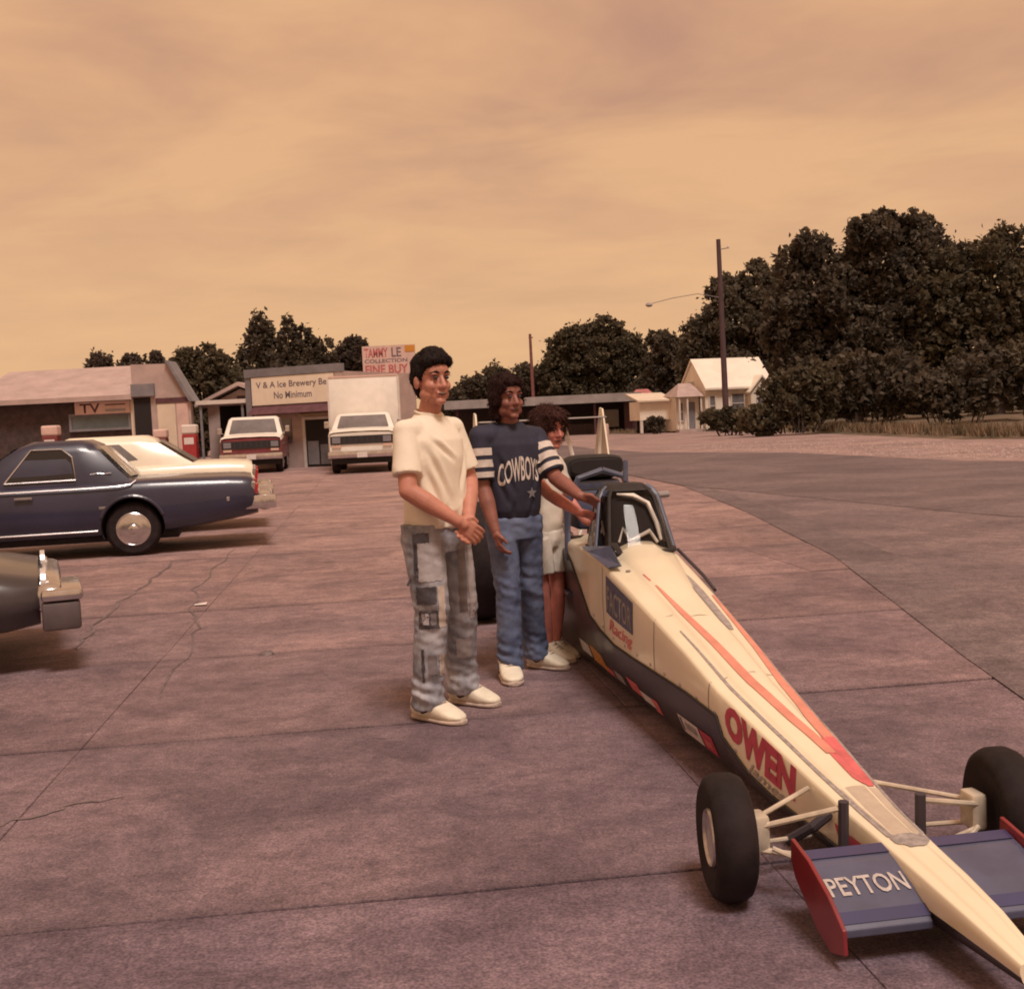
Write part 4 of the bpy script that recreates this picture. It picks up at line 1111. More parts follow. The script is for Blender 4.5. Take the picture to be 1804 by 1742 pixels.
# stations: y, half width shoulder, z shoulder, half width at colour line, z colour line, half width bottom, z bottom
ST = [(-.82, .030, .135, .030, .105, .020, .085), (-.62, .050, .168, .050, .115, .034, .080), (-.45, .060, .188, .062, .118, .042, .072), (-.28, .066, .204, .070, .115, .048, .066), (-.05, .078, .226, .086, .110, .055, .060),
      (.20, .096, .262, .104, .120, .060, .055), (.45, .114, .303, .122, .132, .064, .052), (.62, .124, .328, .132, .152, .068, .050), (.84, .138, .364, .146, .222, .074, .050), (.90, .141, .373, .148, .285, .076, .050),
      (1.25, .156, .452, .163, .300, .085, .050), (1.9, .186, .580, .192, .300, .105, .050), (2.25, .200, .642, .204, .304, .115, .050), (2.50, .210, .686, .211, .335, .122, .050), (2.72, .213, .706, .214, .372, .128, .050), (2.95, .213, .716, .214, .500, .134, .050),
      (3.15, .210, .712, .212, .600, .140, .050), (3.35, .205, .700, .208, .665, .144, .050)]
def st(y): return interp(ST, y)
def xs_(y, f): return f * st(y)[0]
def top_z(y, x):
    hw, zs = st(y)[:2]; f = min(1, abs(x) / hw); h = hw / .21
    k = [(0, .042), (.42, .036), (.56, .016), (.80, .010), (.94, .004), (1, -.004)]
    for i in range(5):
        if f <= k[i + 1][0]:
            q = (f - k[i][0]) / (k[i + 1][0] - k[i][0]); return zs + h * (k[i][1] + (k[i + 1][1] - k[i][1]) * q)
    return zs
def side_x(y, z, off=0):
    hw, zs, hb, zb = st(y)[:4]; q = min(1, max(0, (zs - z) / max(.01, zs - zb)))
    return -(hw + (hb - hw) * q + .004 * math.sin(math.pi * q) + off)
def low_x(y, z, off=0):
    hw, zs, hb, zb, ho, zo = st(y); q = min(1, max(0, (zb - z) / max(.01, zb - zo)))
    return -(hb + (ho - hb) * q ** 1.6 + off)
ys = sorted(set([s_[0] for s_ in ST] + [-.82 + i * (3.35 + .82) / 70 for i in range(71)]))
rings = []; rings2 = []
for y in ys:
    hw, zs, hb, zb, ho, zo = st(y)
    up = []
    for q in (1, .66, .33, .08): z = zs - (zs - zb) * q; up.append((side_x(y, z), y, z))
    tp = [(f * hw, y, top_z(y, f * hw)) for f in (-.985, -.94, -.86, -.80, -.68, -.56, -.49, -.42, -.28, -.14, 0, .14, .28, .42, .49, .56, .68, .80, .86, .94, .985)]
    rings.append(up + tp + [(-x, y_, z) for x, y_, z in reversed(up)])
    lo = [(low_x(y, zb - (zb - zo) * q), y, zb - (zb - zo) * q) for q in (0, .2, .45, .7, .88, 1)]
    rings2.append(lo + [(-x, y_, z) for x, y_, z in reversed(lo)])
shell = MB().loft(rings, False, False).build('body_shell', MT['cream_paint'], DR, smooth=50)
# dark tub carries on behind the shell round the engine
for y, hb, zb, ho in ((3.6, .20, .62, .15), (4.1, .19, .50, .15), (4.7, .18, .42, .14)):
    lo = [(-(hb + (ho - hb) * q ** 1.6), y, zb - (zb - .06) * q) for q in (0, .2, .45, .7, .88, 1)]
    rings2.append(lo + [(-x, y_, z) for x, y_, z in reversed(lo)])
MB().loft(rings2, False, False).build('belly_pan', MT['black_paint'], DR, smooth=50)
MB().add([(p[0], p[1], p[2]) for p in rings[0]] + [(p[0], p[1], p[2]) for p in rings2[0]], [tuple(range(len(rings[0]))), tuple(range(len(rings[0]), len(rings[0]) + len(rings2[0])))]).build('nose_cap', MT['cream_paint'], DR)
# black lip where the belly pan meets the shell, left and right
for s in (-1, 1):
    MB().tube([(s * (st(y)[2] + .004), y, st(y)[3]) for y in ys if -.3 < y < 3.3], .006, 5).build('seam_strip', MT['matt_black'], DR)
# raised cowl before the canopy
rings = []
for i in range(15):
    q = i / 14; y = 1.55 + q * 1.03; hwv = .08 + .098 * q ** .8; cx = .040 * q; h = .003 + .030 * q ** 1.4
    b = [(cx + hwv * f, y, top_z(y, cx + hwv * f) - .012 + (h + .012) * max(0, 1 - abs(f) ** 2.6)) for f in (-1, -.9, -.75, -.5, -.25, 0, .25, .5, .75, .9, 1)]
    rings.append(b)
MB().loft(rings, False, False).build('cowl', MT['cream_paint'], DR, smooth=60)

# ---- canopy: dark panes in a blue frame
cn = empty('canopy'); cn.parent = DR
B = {'fl': (-.085, 2.50, .735), 'fr': (.190, 2.53, .735), 'ml': (-.165, 2.86, .712), 'mr': (.215, 2.86, .712), 'rl': (-.175, 3.02, .70), 'rr': (.215, 3.10, .70),
     'tfl': (-.075, 2.74, 1.035), 'tfr': (.130, 2.76, 1.035), 'tml': (-.148, 2.90, 1.00), 'tmr': (.170, 2.92, 1.015), 'trl': (-.140, 3.02, 1.015), 'trr': (.16, 3.10, 1.03)}
def pane(name, keys, m_, inset=.0):
    vs = [Vector(B[k_]) for k_ in keys]; c = sum(vs, Vector()) / len(vs)
    vs = [v + (c - v) * inset for v in vs]
    nn = (vs[1] - vs[0]).cross(vs[2] - vs[0]).normalized() * .006
    n_ = len(vs)
    return MB().add([v + nn for v in vs] + [v - nn for v in vs], [tuple(range(n_)), tuple(range(2 * n_ - 1, n_ - 1, -1))] + [(i, (i + 1) % n_, (i + 1) % n_ + n_, i + n_) for i in range(n_)]).build(name, MT[m_], cn)
def canopy_glass():
    m = bpy.data.materials.new('canopy_glass'); m.use_nodes = True; t_ = m.node_tree; t_.nodes.clear()
    o_ = t_.nodes.new('ShaderNodeOutputMaterial'); mx_ = t_.nodes.new('ShaderNodeMixShader'); tr = t_.nodes.new('ShaderNodeBsdfTransparent'); gl = t_.nodes.new('ShaderNodeBsdfGlossy'); fr = t_.nodes.new('ShaderNodeFresnel')
    tr.inputs[0].default_value = (.80, .78, .78, 1); gl.inputs['Roughness'].default_value = .04; fr.inputs['IOR'].default_value = 1.25
    t_.links.new(fr.outputs[0], mx_.inputs[0]); t_.links.new(tr.outputs[0], mx_.inputs[1]); t_.links.new(gl.outputs[0], mx_.inputs[2]); t_.links.new(mx_.outputs[0], o_.inputs[0])
    MT['canopy_glass'] = m
canopy_glass()
# one rounded bubble: ring sections from the cockpit rim to the crown
def bubble(sc=1.0, dz=0.0, n_=40):
    out = []
    for q in (0, .18, .36, .54, .70, .82, .91, .97, 1.0):
        rd_ = 1.0 if q < .8 else 1 - .34 * ((q - .8) / .2) ** 2
        hw = (.203 - .062 * q) * rd_ * sc; yf = 2.46 + .24 * q + (1 - rd_) * .18; yr = 3.06 - .03 * q - (1 - rd_) * .12
        yc, hl = (yf + yr) / 2, (yr - yf) / 2 * sc; z = .708 + .330 * q * (1 if sc == 1 else .96) + dz
        ring = []
        for k_ in range(n_):
            th = 2 * math.pi * k_ / n_; c_, s_ = math.cos(th), math.sin(th)
            ring.append((.018 + .012 * q + hw * math.copysign(abs(c_) ** .62, c_), yc + hl * math.copysign(abs(s_) ** .62, s_), z))
        out.append(ring)
    return out
BR = bubble()
MB().loft(BR, True).build('bubble_glass', MT['canopy_glass'], cn, smooth=45)
MB().loft(bubble(.84, -.012), True).build('cockpit_lining', MT['interior'], cn, smooth=45)
# frame bars run up the bubble at fixed bearings; 30 is straight ahead
for k_, m_, r_ in ((25, 'matt_black', .010), (34, 'matt_black', .010), (21, 'tube_blue', .012), (38, 'tube_blue', .016), (12, 'tube_blue', .014), (8, 'tube_blue', .014)):
    MB().tube([Vector(r2[k_ % 40]) for r2 in BR[:8]], r_, 8).build('frame_bar', MT[m_], cn, smooth=None)
MB().tube([Vector(p) + Vector((0, 0, .004)) for p in BR[0] + BR[0][:1]], .013, 8).build('rim_bar', MT['matt_black'], cn, smooth=None)
MB().loft([[tuple(Vector(p) + Vector((0, 0, .003))) for p in BR[6]], [tuple(Vector(p) + Vector((0, 0, .003))) for p in BR[7]], [tuple(Vector(p) + Vector((0, 0, .004))) for p in BR[8]]], True).build('roof_cap', MT['matt_black'], cn, smooth=45)
# pale tubes added just behind the glass to stand in for sky reflections
def on_glass(k_, q, f=.93):
    i_ = min(7, int(q * 8)); a = Vector(BR[i_][k_ % 40]).lerp(Vector(BR[i_ + 1][k_ % 40]), q * 8 - i_); c_ = Vector((.02, 2.8, a.z)); return c_ + (a - c_) * f
MB().tube([on_glass(27, .70), on_glass(30, .66), on_glass(32, .52), on_glass(33, .30), on_glass(33, .12)], [.006, .014, .013, .012, .008], 8).build('sky_glint', MT['white_paint'], cn, smooth=None)
MB().tube([on_glass(27, .12), on_glass(28, .26), on_glass(29, .13), on_glass(31, .22), on_glass(32, .10)], [.006, .009, .008, .012, .008], 8).build('sky_glint', MT['white_paint'], cn, smooth=None)
MB().tube([on_glass(36, .62), on_glass(36, .35), on_glass(36, .10)], [.004, .008, .006], 8).build('sky_glint', MT['white_paint'], cn, smooth=None)
MB().tube([on_glass(22, .20), on_glass(22, .32), on_glass(23, .18)], .007, 8).build('alloy_bit', MT['alloy'], cn, smooth=None)
MB().box(on_glass(23, .72), (.045, .012, .03)).build('sun_visor', MT['tube_blue'], cn)
# blue cockpit cheek below the left pane, with its dark slot
mb = MB()
mb.add([(-.215, 2.86, .70), (-.150, 2.47, .735), (-.155, 2.25, .668), (-.205, 2.30, .650), (-.218, 2.70, .69)], [(0, 1, 2, 3, 4)])
o = mb.build('cockpit_cheek', MT['tube_blue'], DR); o.location = (-.004, 0, .022); m_ = o.modifiers.new('s', 'SOLIDIFY'); m_.thickness = .012
MB().add([(-.150, 2.50, .742), (-.118, 2.46, .742), (-.12, 2.34, .705), (-.142, 2.36, .700)], [(0, 1, 2, 3)]).build('cheek_slot', MT['matt_black'], DR).location = (0, 0, .030)
MB().tube([(.205, 2.98, .96), (.31, 3.0, .962)], .018, 8).build('side_mirror', MT['roof_grey'], DR)
MB().tube([(.06, 2.95, 1.05), (.068, 2.96, 1.16)], [.016, .013], 8).build('vent_post', MT['tube_blue'], DR)
MB().tube([(.24, 2.62, .70), (.235, 2.2, .62), (.225, 2.0, .575)], .009, 6).build('edge_rod', MT['dark_trim'], DR)

# ---- engine with injector hat
eng = empty('engine'); eng.parent = DR
MB().bevbox((0, 3.86, .48), (.36, .62, .34), .03).build('block', MT['matt_black'], eng, smooth=40)
for s in (-1, 1):
    Mx = Matrix.Rotation(s * R(40), 3, 'Y')
    MB().box((s * .20, 3.86, .70), (.16, .58, .12), M=Mx).build('valve_cover', MT['alloy'], eng, bevel=.02)
    for i in range(4):
        y = 3.64 + .15 * i
        MB().tube([(s * .22, y, .58), (s * .30, y, .55), (s * .37, y + .02, .62), (s * .42, y + .05, .78)], [.026, .028, .028, .030], 8).build('header_pipe', MT['chrome'], eng, smooth=None)
MB().bevbox((.02, 3.80, .86), (.24, .50, .24), .03).build('supercharger', MT['tube_blue'], eng, smooth=40)
# hat: a wide black scoop, mouth towards the front
rings = []
for y, hw, z0, z1 in ((3.55, .168, 1.055, 1.165), (3.58, .175, 1.045, 1.178), (3.72, .175, 1.02, 1.18), (3.95, .15, .985, 1.15), (4.02, .12, .98, 1.10)):
    ring = []
    for a in range(24):
        th = 2 * math.pi * a / 24; cx, sx = math.cos(th), math.sin(th)
        ring.append((.035 + hw * math.copysign(abs(cx) ** .45, cx), y, (z0 + z1) / 2 + (z1 - z0) / 2 * math.copysign(abs(sx) ** .6, sx)))
    rings.append(ring)
MB().loft(rings).build('injector_hat', MT['matt_black'], eng, smooth=50)
rings = [[(p[0] * .9 + .0035, 3.546, (p[2] - 1.11) * .8 + 1.11) for p in rings[0]], [(p[0] * .9 + .0035, 3.52, (p[2] - 1.11) * .75 + 1.11) for p in rings[0]]]
MB().loft(rings).build('scoop_mouth', MT['interior'], eng)
MB().bevbox((.03, 3.66, 1.00), (.30, .22, .06), .015).build('hat_base', MT['tube_blue'], eng, smooth=40)
MB().tube([(-.16, 3.6, 1.02), (-.22, 3.6, 1.07), (-.20, 3.62, 1.12)], .014, 6).build('linkage', MT['roof_grey'], eng)
# roll cage behind the canopy
for s in (-1, 1):
    MB().tube([(s * .21, 3.28, .60), (s * .20, 3.28, .90), (s * .13, 3.28, 1.06), (0.01, 3.28, 1.10)], .018, 8).build('roll_hoop', MT['tube_blue'], DR, smooth=None)
    MB().tube([(s * .15, 3.30, 1.02), (s * .20, 3.9, .72), (s * .19, 4.9, .40)], .016, 8).build('cage_rail', MT['tube_blue'], DR, smooth=None)
    MB().tube([(s * .20, 3.3, .40), (s * .19, 5.0, .38)], .016, 8).build('frame_rail', MT['tube_blue'], DR)
    MB().tube([(s * .24, 3.45, .66), (s * .26, 3.55, .78), (s * .22, 3.7, .84)], .014, 6).build('fuel_line', MT['chrome'], DR)

# ---- wheels
def slick(c, r_, w, s, rim, name='wheel'):
    t = empty(name, c); t.parent = DR
    p = [(r_ * rim, -w / 2 + .02), (r_ * .80, -w / 2), (r_ * .93, -w / 2 + .012), (r_ * .985, -w / 2 + .05 * w / .2), (r_, -w * .18), (r_ * 1.002, 0), (r_, w * .18), (r_ * .985, w / 2 - .05 * w / .2), (r_ * .93, w / 2 - .012), (r_ * .80, w / 2), (r_ * rim, w / 2 - .02)]
    MB().lathe(p, axis='x', n=48).build('tyre', MT['rubber'], t, smooth=50)
    f = s * (w / 2 - .025)
    q = [(r_ * rim, f + s * .01), (r_ * rim * .96, f + s * .018), (r_ * rim * .86, f + s * .004), (r_ * rim * .80, f - s * .045), (r_ * rim * .36, f - s * .06), (r_ * rim * .30, f - s * .012), (r_ * rim * .20, f + s * .006), (.001, f + s * .008)]
    MB().lathe(q[:4] + [(r_ * rim * .80, f - s * .05)], axis='x', n=36).build('rim', MT['alloy'], t, smooth=40)
    MB().lathe([(r_ * rim * .79, f - s * .042), (.001, f - s * .040)], axis='x', n=30).build('rim_dish', MT['matt_black'], t)
    MB().lathe([(r_ * rim * .32, f - s * .05), (r_ * rim * .30, f - s * .008), (r_ * rim * .18, f + s * .004), (.001, f + s * .006)], axis='x', n=20).build('hub', MT['alloy'], t, smooth=40)
    for k_ in range(5):
        a = 2 * math.pi * k_ / 5 + .3
        MB().tube([(f - s * .03, r_ * rim * .30 * math.cos(a), r_ * rim * .30 * math.sin(a)), (f - s * .018, r_ * rim * .86 * math.cos(a), r_ * rim * .86 * math.sin(a))], [.016, .012], 6).build('spoke', MT['alloy'], t)
    q = [(r_ * rim, -f), (r_ * rim * .8, -f + s * .05), (.001, -f + s * .05)]
    MB().lathe(q, axis='x', n=30).build('rim_back', MT['matt_black'], t)
    return t
for sx in (-1, 1):
    slick((sx * .43, .0, .180), .180, .122, sx, .46).rotation_euler = (0, 0, R(-7))
slick((-.505, 5.04, .42), .42, .30, -1, .48)
slick((.505, 5.04, .42), .42, .30, 1, .48)
MB().tube([(-.42, 5.04, .42), (.42, 5.04, .42)], .05, 10).build('rear_axle', MT['alloy'], DR)
# ---- front suspension
for s in (-1, 1):
    hub = Vector((s * .335, .0, .175))
    MB().bevbox((s * .335, .0, .186), (.05, .08, .11), .012).build('upright', MT['strut'], DR, smooth=40)
    MB().tube([(s * .118, -.09, .070), (s * .116, -.10, .285)], .016, 8).build('post', MT['dark_trim'], DR)
    MB().tube([hub + Vector((0, -.03, .035)), (s * .118, -.095, .265)], .009, 8).build('control_arm', MT['strut'], DR)
    MB().tube([hub + Vector((0, .04, .03)), (s * .105, .18, .235)], .008, 8).build('control_arm', MT['strut'], DR)
    MB().tube([hub + Vector((0, -.03, -.035)), (s * .112, -.10, .110)], .010, 8).build('control_arm', MT['strut'], DR)
    MB().tube([hub + Vector((0, .05, -.045)), (s * .100, .16, .095)], .008, 8).build('control_arm', MT['strut'], DR)
    MB().tube([hub + Vector((-s * .02, -.06, -.02)), (s * .15, -.16, .085)], .008, 8).build('tie_rod', MT['strut'], DR)
    MB().tube([(s * .20, .12, .10), (s * .14, .06, .16), (s * .09, .05, .20)], .016, 8).build('damper', MT['dark_trim'], DR)
# ---- front wing
for s in (-1, 1):
    x0, x1 = s * .062, s * .300
    prof = [(-.225, .205), (-.30, .190), (-.40, .155), (-.470, .118), (-.492, .100), (-.490, .078), (-.44, .085), (-.33, .130), (-.24, .172), (-.222, .192)]
    MB().prism(prof, x0, x1, 'x').build('front_wing', MT['wing_blue'], DR, bevel=.004)
    # darker painted margins
    for (pa, pb) in (((-.2275, .2075), (-.272, .1995)), ((-.452, .1305), (-.482, .1115))):
        MB().add([(x0, pa[0], pa[1]), (x1 - s * .004, pa[0], pa[1]), (x1 - s * .004, pb[0], pb[1]), (x0, pb[0], pb[1])], [(0, 1, 2, 3)]).build('wing_stripe', MT['wing_edge'], DR)
    MB().prism([(-.195, .232), (-.31, .212), (-.43, .165), (-.515, .112), (-.520, .050), (-.44, .022), (-.36, .045), (-.22, .130), (-.19, .170)], x1 + s * .002, x1 + s * .014, 'x').build('end_plate', MT['plate_red'], DR, bevel=.003)
me = text_mesh('PEYTON', 1.0, .012)
xs2 = [v.co.x for v in me.vertices]; ys2 = [v.co.y for v in me.vertices]
def wing_top(y): return interp([(-.492, .102), (-.470, .120), (-.40, .157), (-.30, .192), (-.225, .207)], y)[0]
for v in me.vertices:
    a = (v.co.x - min(xs2)) / (max(xs2) - min(xs2)); b = (v.co.y - min(ys2)) / (max(ys2) - min(ys2))
    y = -.412 + b * .062; v.co = Vector((-.292 + a * .215, y, wing_top(y) + .002))
link('lettering', me, MT['decal_dim'], DR)
# ---- rear wing, end plates and struts
MB().prism([(4.98, 1.398), (5.06, 1.406), (5.22, 1.405), (5.40, 1.400), (5.22, 1.396), (5.06, 1.394)], -.46, .46, 'x').build('rear_wing', MT['roof_grey'], DR)
for s in (-1, 1):
    MB().prism([(5.16, 1.46), (5.24, 1.47), (5.46, 1.12), (5.30, 1.08), (5.02, 1.12)], s * .462, s * .474, 'x').build('wing_end_plate', MT['cream_paint'], DR)
for x in (-.10, .10):
    MB().tube([(x * .12 + .15, 5.12, 1.394), (x * .75 + .15, 5.10, 1.10), (x * 1.2 + .12, 5.05, .50)], .015, 6).build('wing_strut', MT['white_paint'], DR)
MB().tube([(-.36, 5.15, 1.394), (-.30, 5.1, .9), (-.2, 5.0, .5)], .013, 6).build('wing_strut', MT['white_paint'], DR)
MB().tube([(.44, 5.12, 1.394), (.40, 5.1, .9), (.2, 5.0, .5)], .013, 6).build('wing_strut', MT['white_paint'], DR)
# ---- paintwork
def top_strip(name, rows, m_, lift=.003, nsub=8):
    """rows: (y, f_left, f_right) fractions of the half width"""
    mb = MB(); rg = []
    yy = np.linspace(rows[0][0], rows[-1][0], nsub * (len(rows) - 1) + 1)
    for y in yy:
        a, b = interp(rows, y) if rows[0][0] < rows[-1][0] else interp(rows[::-1], y)
        hw = st(y)[0]
        rg.append([((a + (b - a) * q) * hw, y, top_z(y, (a + (b - a) * q) * hw) + lift) for q in (0, .2, .4, .6, .8, 1)])
    mb.loft(rg, False, False)
    return mb.build(name, MT[m_], DR, smooth=None)
top_strip('hood_slot', [(1.42, .52, .66), (1.50, .44, .72), (1.9, .48, .74), (2.1, .52, .72), (2.16, .58, .66)], 'decal_grey')
top_strip('paint_flash', [(.09, .40, .78), (.13, .22, .86), (.30, .20, .88), (.44, .46, .90)], 'decal_pink')
top_strip('paint_stripe', [(.42, .42, .92), (.7, .62, .93), (1.2, .76, .95), (1.85, .86, .93)], 'decal_salmon')
top_strip('paint_stripe', [(.30, .10, .44), (.55, -.08, .24), (1.0, -.26, .00), (1.6, -.40, -.24), (1.95, -.40, -.35)], 'decal_salmon', .0035)
top_strip('hatch_panel', [(-.25, -.48, .80), (-.1, -.50, .82), (.08, -.52, .84)], 'decal_warm', .002)
top_strip('hatch_border', [(-.27, -.10, .06), (-.22, -.66, -.48), (.3, -.68, -.56), (1.0, -.70, -.62), (1.45, -.70, -.66)], 'decal_grey')
top_strip('hatch_border', [(-.27, -.06, .10), (-.22, .80, .97), (.3, .88, .99), (1.2, .94, .99)], 'decal_grey')
top_strip('hatch_border', [(-.30, -.30, .35), (-.255, -.62, .90), (-.225, -.62, .92)], 'decal_grey')
for y, x in ((2.10, .02), (2.24, -.62)):
    MB().lathe([(.012, 0), (.012, .006), (.001, .008)], (xs_(y, x), y, top_z(y, xs_(y, x)) + .002), n=12).build('fastener', MT['decal_grey'], DR)
top_strip('paint_dash', [(2.02, -.42, -.34), (2.12, -.44, -.34)], 'decal_pink')

def side_text(name, s_, y0, y1, z0f, z1f, m_, bold=.02, shear=0.0, low=False, za=None, zb_=None):
    """lettering on the left flank from y0 (rear) to y1 (front); heights as fractions below the shoulder, or absolute"""
    me = text_mesh(s_, 1.0, bold, shear)
    bm = bmesh.new(); bm.from_mesh(me); bmesh.ops.triangulate(bm, faces=bm.faces[:]); bm.to_mesh(me); bm.free()
    xs3 = [v.co.x for v in me.vertices]; ys3 = [v.co.y for v in me.vertices]
    for v in me.vertices:
        a = (v.co.x - min(xs3)) / (max(xs3) - min(xs3)); b = (v.co.y - min(ys3)) / (max(ys3) - min(ys3))
        y = y0 + (y1 - y0) * a; _, zs, _, zb = st(y)[:4]
        if za is None: z = zs - (zs - zb) * (z1f + (z0f - z1f) * b)
        else: z = za + (zb_ - za) * b
        v.co = Vector(((low_x if low else side_x)(y, z, .003), y, z))
    me.materials.clear()
    return link(name, me, MT[m_], DR)
def side_patch(name, y0, y1, m_, f=(0.1, .9), za=None, zb_=None, low=False, n_=8, off=.002, slant=0.0):
    rg = []
    for i in range(n_ + 1):
        y = y0 + (y1 - y0) * i / n_; _, zs, _, zb = st(y)[:4]; ring = []
        for j in range(6):
            q = j / 5; z = zs - (zs - zb) * (f[0] + (f[1] - f[0]) * q) if za is None else zb_ + (za - zb_) * q
            ring.append(((low_x if low else side_x)(y, z, off), y + slant * q, z))
        rg.append(ring)
    return MB().loft(rg, False, False).build(name, MT[m_], DR)
side_text('lettering', 'OWEN', .82, .27, .02, .74, 'decal_red', .06)
side_text('lettering', 'James', .64, .34, .74, .99, 'decal_grey', .012, .35)
side_patch('sponsor_decal', 2.36, 1.92, 'decal_blue', (.10, .62))
side_text('lettering', 'FACTOR', 2.34, 1.94, .22, .56, 'roof_grey', .01)
side_text('lettering', 'Racing', 2.32, 1.93, .66, .90, 'decal_pink', .01, .3)
mk('decal_cream', (.70, .62, .50), .5, var=.15, vscale=30)
# stickers along the belly pan
side_patch('sticker', 3.30, 3.06, 'decal_white', za=.09, zb_=.15, low=True, slant=-.05)
side_patch('sticker', 3.02, 2.70, 'decal_orange', za=.085, zb_=.165, low=True, slant=-.06)
side_patch('sticker', 2.69, 2.52, 'decal_pink', za=.080, zb_=.115, low=True)
side_patch('sticker', 2.48, 2.30, 'decal_grey', za=.085, zb_=.135, low=True)
side_patch('sticker', 2.20, 2.02, 'decal_pink', za=.10, zb_=.16, low=True, slant=-.03)
side_patch('sticker', 2.02, 1.84, 'decal_white', za=.090, zb_=.135, low=True, slant=-.03)
side_patch('sticker', 1.83, 1.74, 'decal_pink', za=.075, zb_=.14, low=True)
side_patch('sticker', 1.44, 1.20, 'decal_white', za=.085, zb_=.165, low=True)
side_patch('sticker_bar', 1.37, 1.24, 'decal_grey', za=.115, zb_=.145, low=True, off=.004)
side_patch('sticker_bar', 1.42, 1.405, 'matt_black', za=.10, zb_=.155, low=True, off=.004)
side_patch('sticker', 1.185, 1.04, 'decal_red', za=.085, zb_=.165, low=True)
side_patch('sticker_bar', 1.15, 1.07, 'decal_pink', za=.105, zb_=.135, low=True, off=.004)
side_patch('nose_flame', .02, -.14, 'decal_red', (.45, .95), slant=-.05)

# panel joints and quarter-turn fasteners
for y in (.98, 1.62, 2.42):
    side_patch('panel_joint', y, y + .007, 'decal_grey', (0.03, .99), off=.0015, n_=1)
    top_strip('panel_joint', [(y, -.98, .98), (y + .006, -.98, .98)], 'decal_warm', .0018, 1)
for i in range(13):
    y = .35 + i * .19; _, zs, _, zb = st(y)[:4]; z = zb + (zs - zb) * .10
    MB().lathe([(.007, 0), (.007, .003), (.001, .004)], (0, 0, 0), 'x', 8).build('fastener', MT['alloy'], DR).location = (side_x(y, z, .004), y, z)
# ================================================================== people
def v3(*a): return Vector(a[0] if len(a) == 1 else a)
class Blob:
    """closed shapes that a voxel remesh fuses into one continuous skin"""
    def __init__(s): s.mb = MB()
    def cap(s, a, ra, b, rb, n=16):
        a, b = v3(a), v3(b); d = b - a; L_ = d.length
        if L_ < 1e-5: return s.ell(a, (ra, ra, ra))
        t_ = d / L_; ref = Vector((0, 0, 1)) if abs(t_.z) < .9 else Vector((1, 0, 0))
        u = t_.cross(ref).normalized(); w = t_.cross(u); rings = []
        for k_ in range(5):
            th = -math.pi / 2 + math.pi / 2 * (k_ + .25) / 5.25; rings.append((a + t_ * ra * math.sin(th), ra * math.cos(th)))
        for q in (0, .25, .5, .75, 1): rings.append((a.lerp(b, q), ra + (rb - ra) * q))
        for k_ in range(5):
            th = math.pi / 2 * (k_ + 1) / 5.25; rings.append((b + t_ * rb * math.sin(th), rb * math.cos(th)))
        s.mb.loft([[c + (u * math.cos(2 * math.pi * i / n) + w * math.sin(2 * math.pi * i / n)) * r_ for i in range(n)] for c, r_ in rings]); return s
    def chain(s, pts, rs):
        for i in range(len(pts) - 1): s.cap(pts[i], rs[i], pts[i + 1], rs[i + 1])
        return s
    def ell(s, c, r_, ax=None, n=18):
        c = v3(c); ax = ax or (Vector((1, 0, 0)), Vector((0, 1, 0)), Vector((0, 0, 1))); rings = []
        m = 10
        for k_ in range(m + 1):
            th = -math.pi / 2 + math.pi * (k_ + .12) / (m + .24)
            rings.append([c + ax[0] * (r_[0] * math.cos(th) * math.cos(2 * math.pi * i / n)) + ax[1] * (r_[1] * math.cos(th) * math.sin(2 * math.pi * i / n)) + ax[2] * (r_[2] * math.sin(th)) for i in range(n)])
        s.mb.loft(rings); return s
    def rings(s, rows, n=24, p=2.3):
        """rows: (centre, axis a, half a, axis b, half b): superellipse sections"""
        R_ = []
        for c, a, ha, b, hb in rows:
            ring = []
            for i in range(n):
                th = 2 * math.pi * i / n; ct, s_ = math.cos(th), math.sin(th)
                ring.append(v3(c) + v3(a) * (ha * math.copysign(abs(ct) ** (2 / p), ct)) + v3(b) * (hb * math.copysign(abs(s_) ** (2 / p), s_)))
            R_.append(ring)
        s.mb.loft(R_); return s
    def build(s, name, m, parent, vox=.008, it=4, fac=.5, wr=None, dec=None):
        o = s.mb.build(name, m, parent)
        md = o.modifiers.new('r', 'REMESH'); md.mode = 'VOXEL'; md.voxel_size = vox
        if it:
            sm = o.modifiers.new('s', 'SMOOTH'); sm.iterations = it; sm.factor = fac
        bpy.context.view_layer.update()
        bake(o)
        me = o.data
        if wr:
            nr = [v.normal.copy() for v in me.vertices]
            for v, nn in zip(me.vertices, nr): v.co += nn * wr(v.co)
        if not me.materials: me.materials.append(m)
        shade(me)
        return o

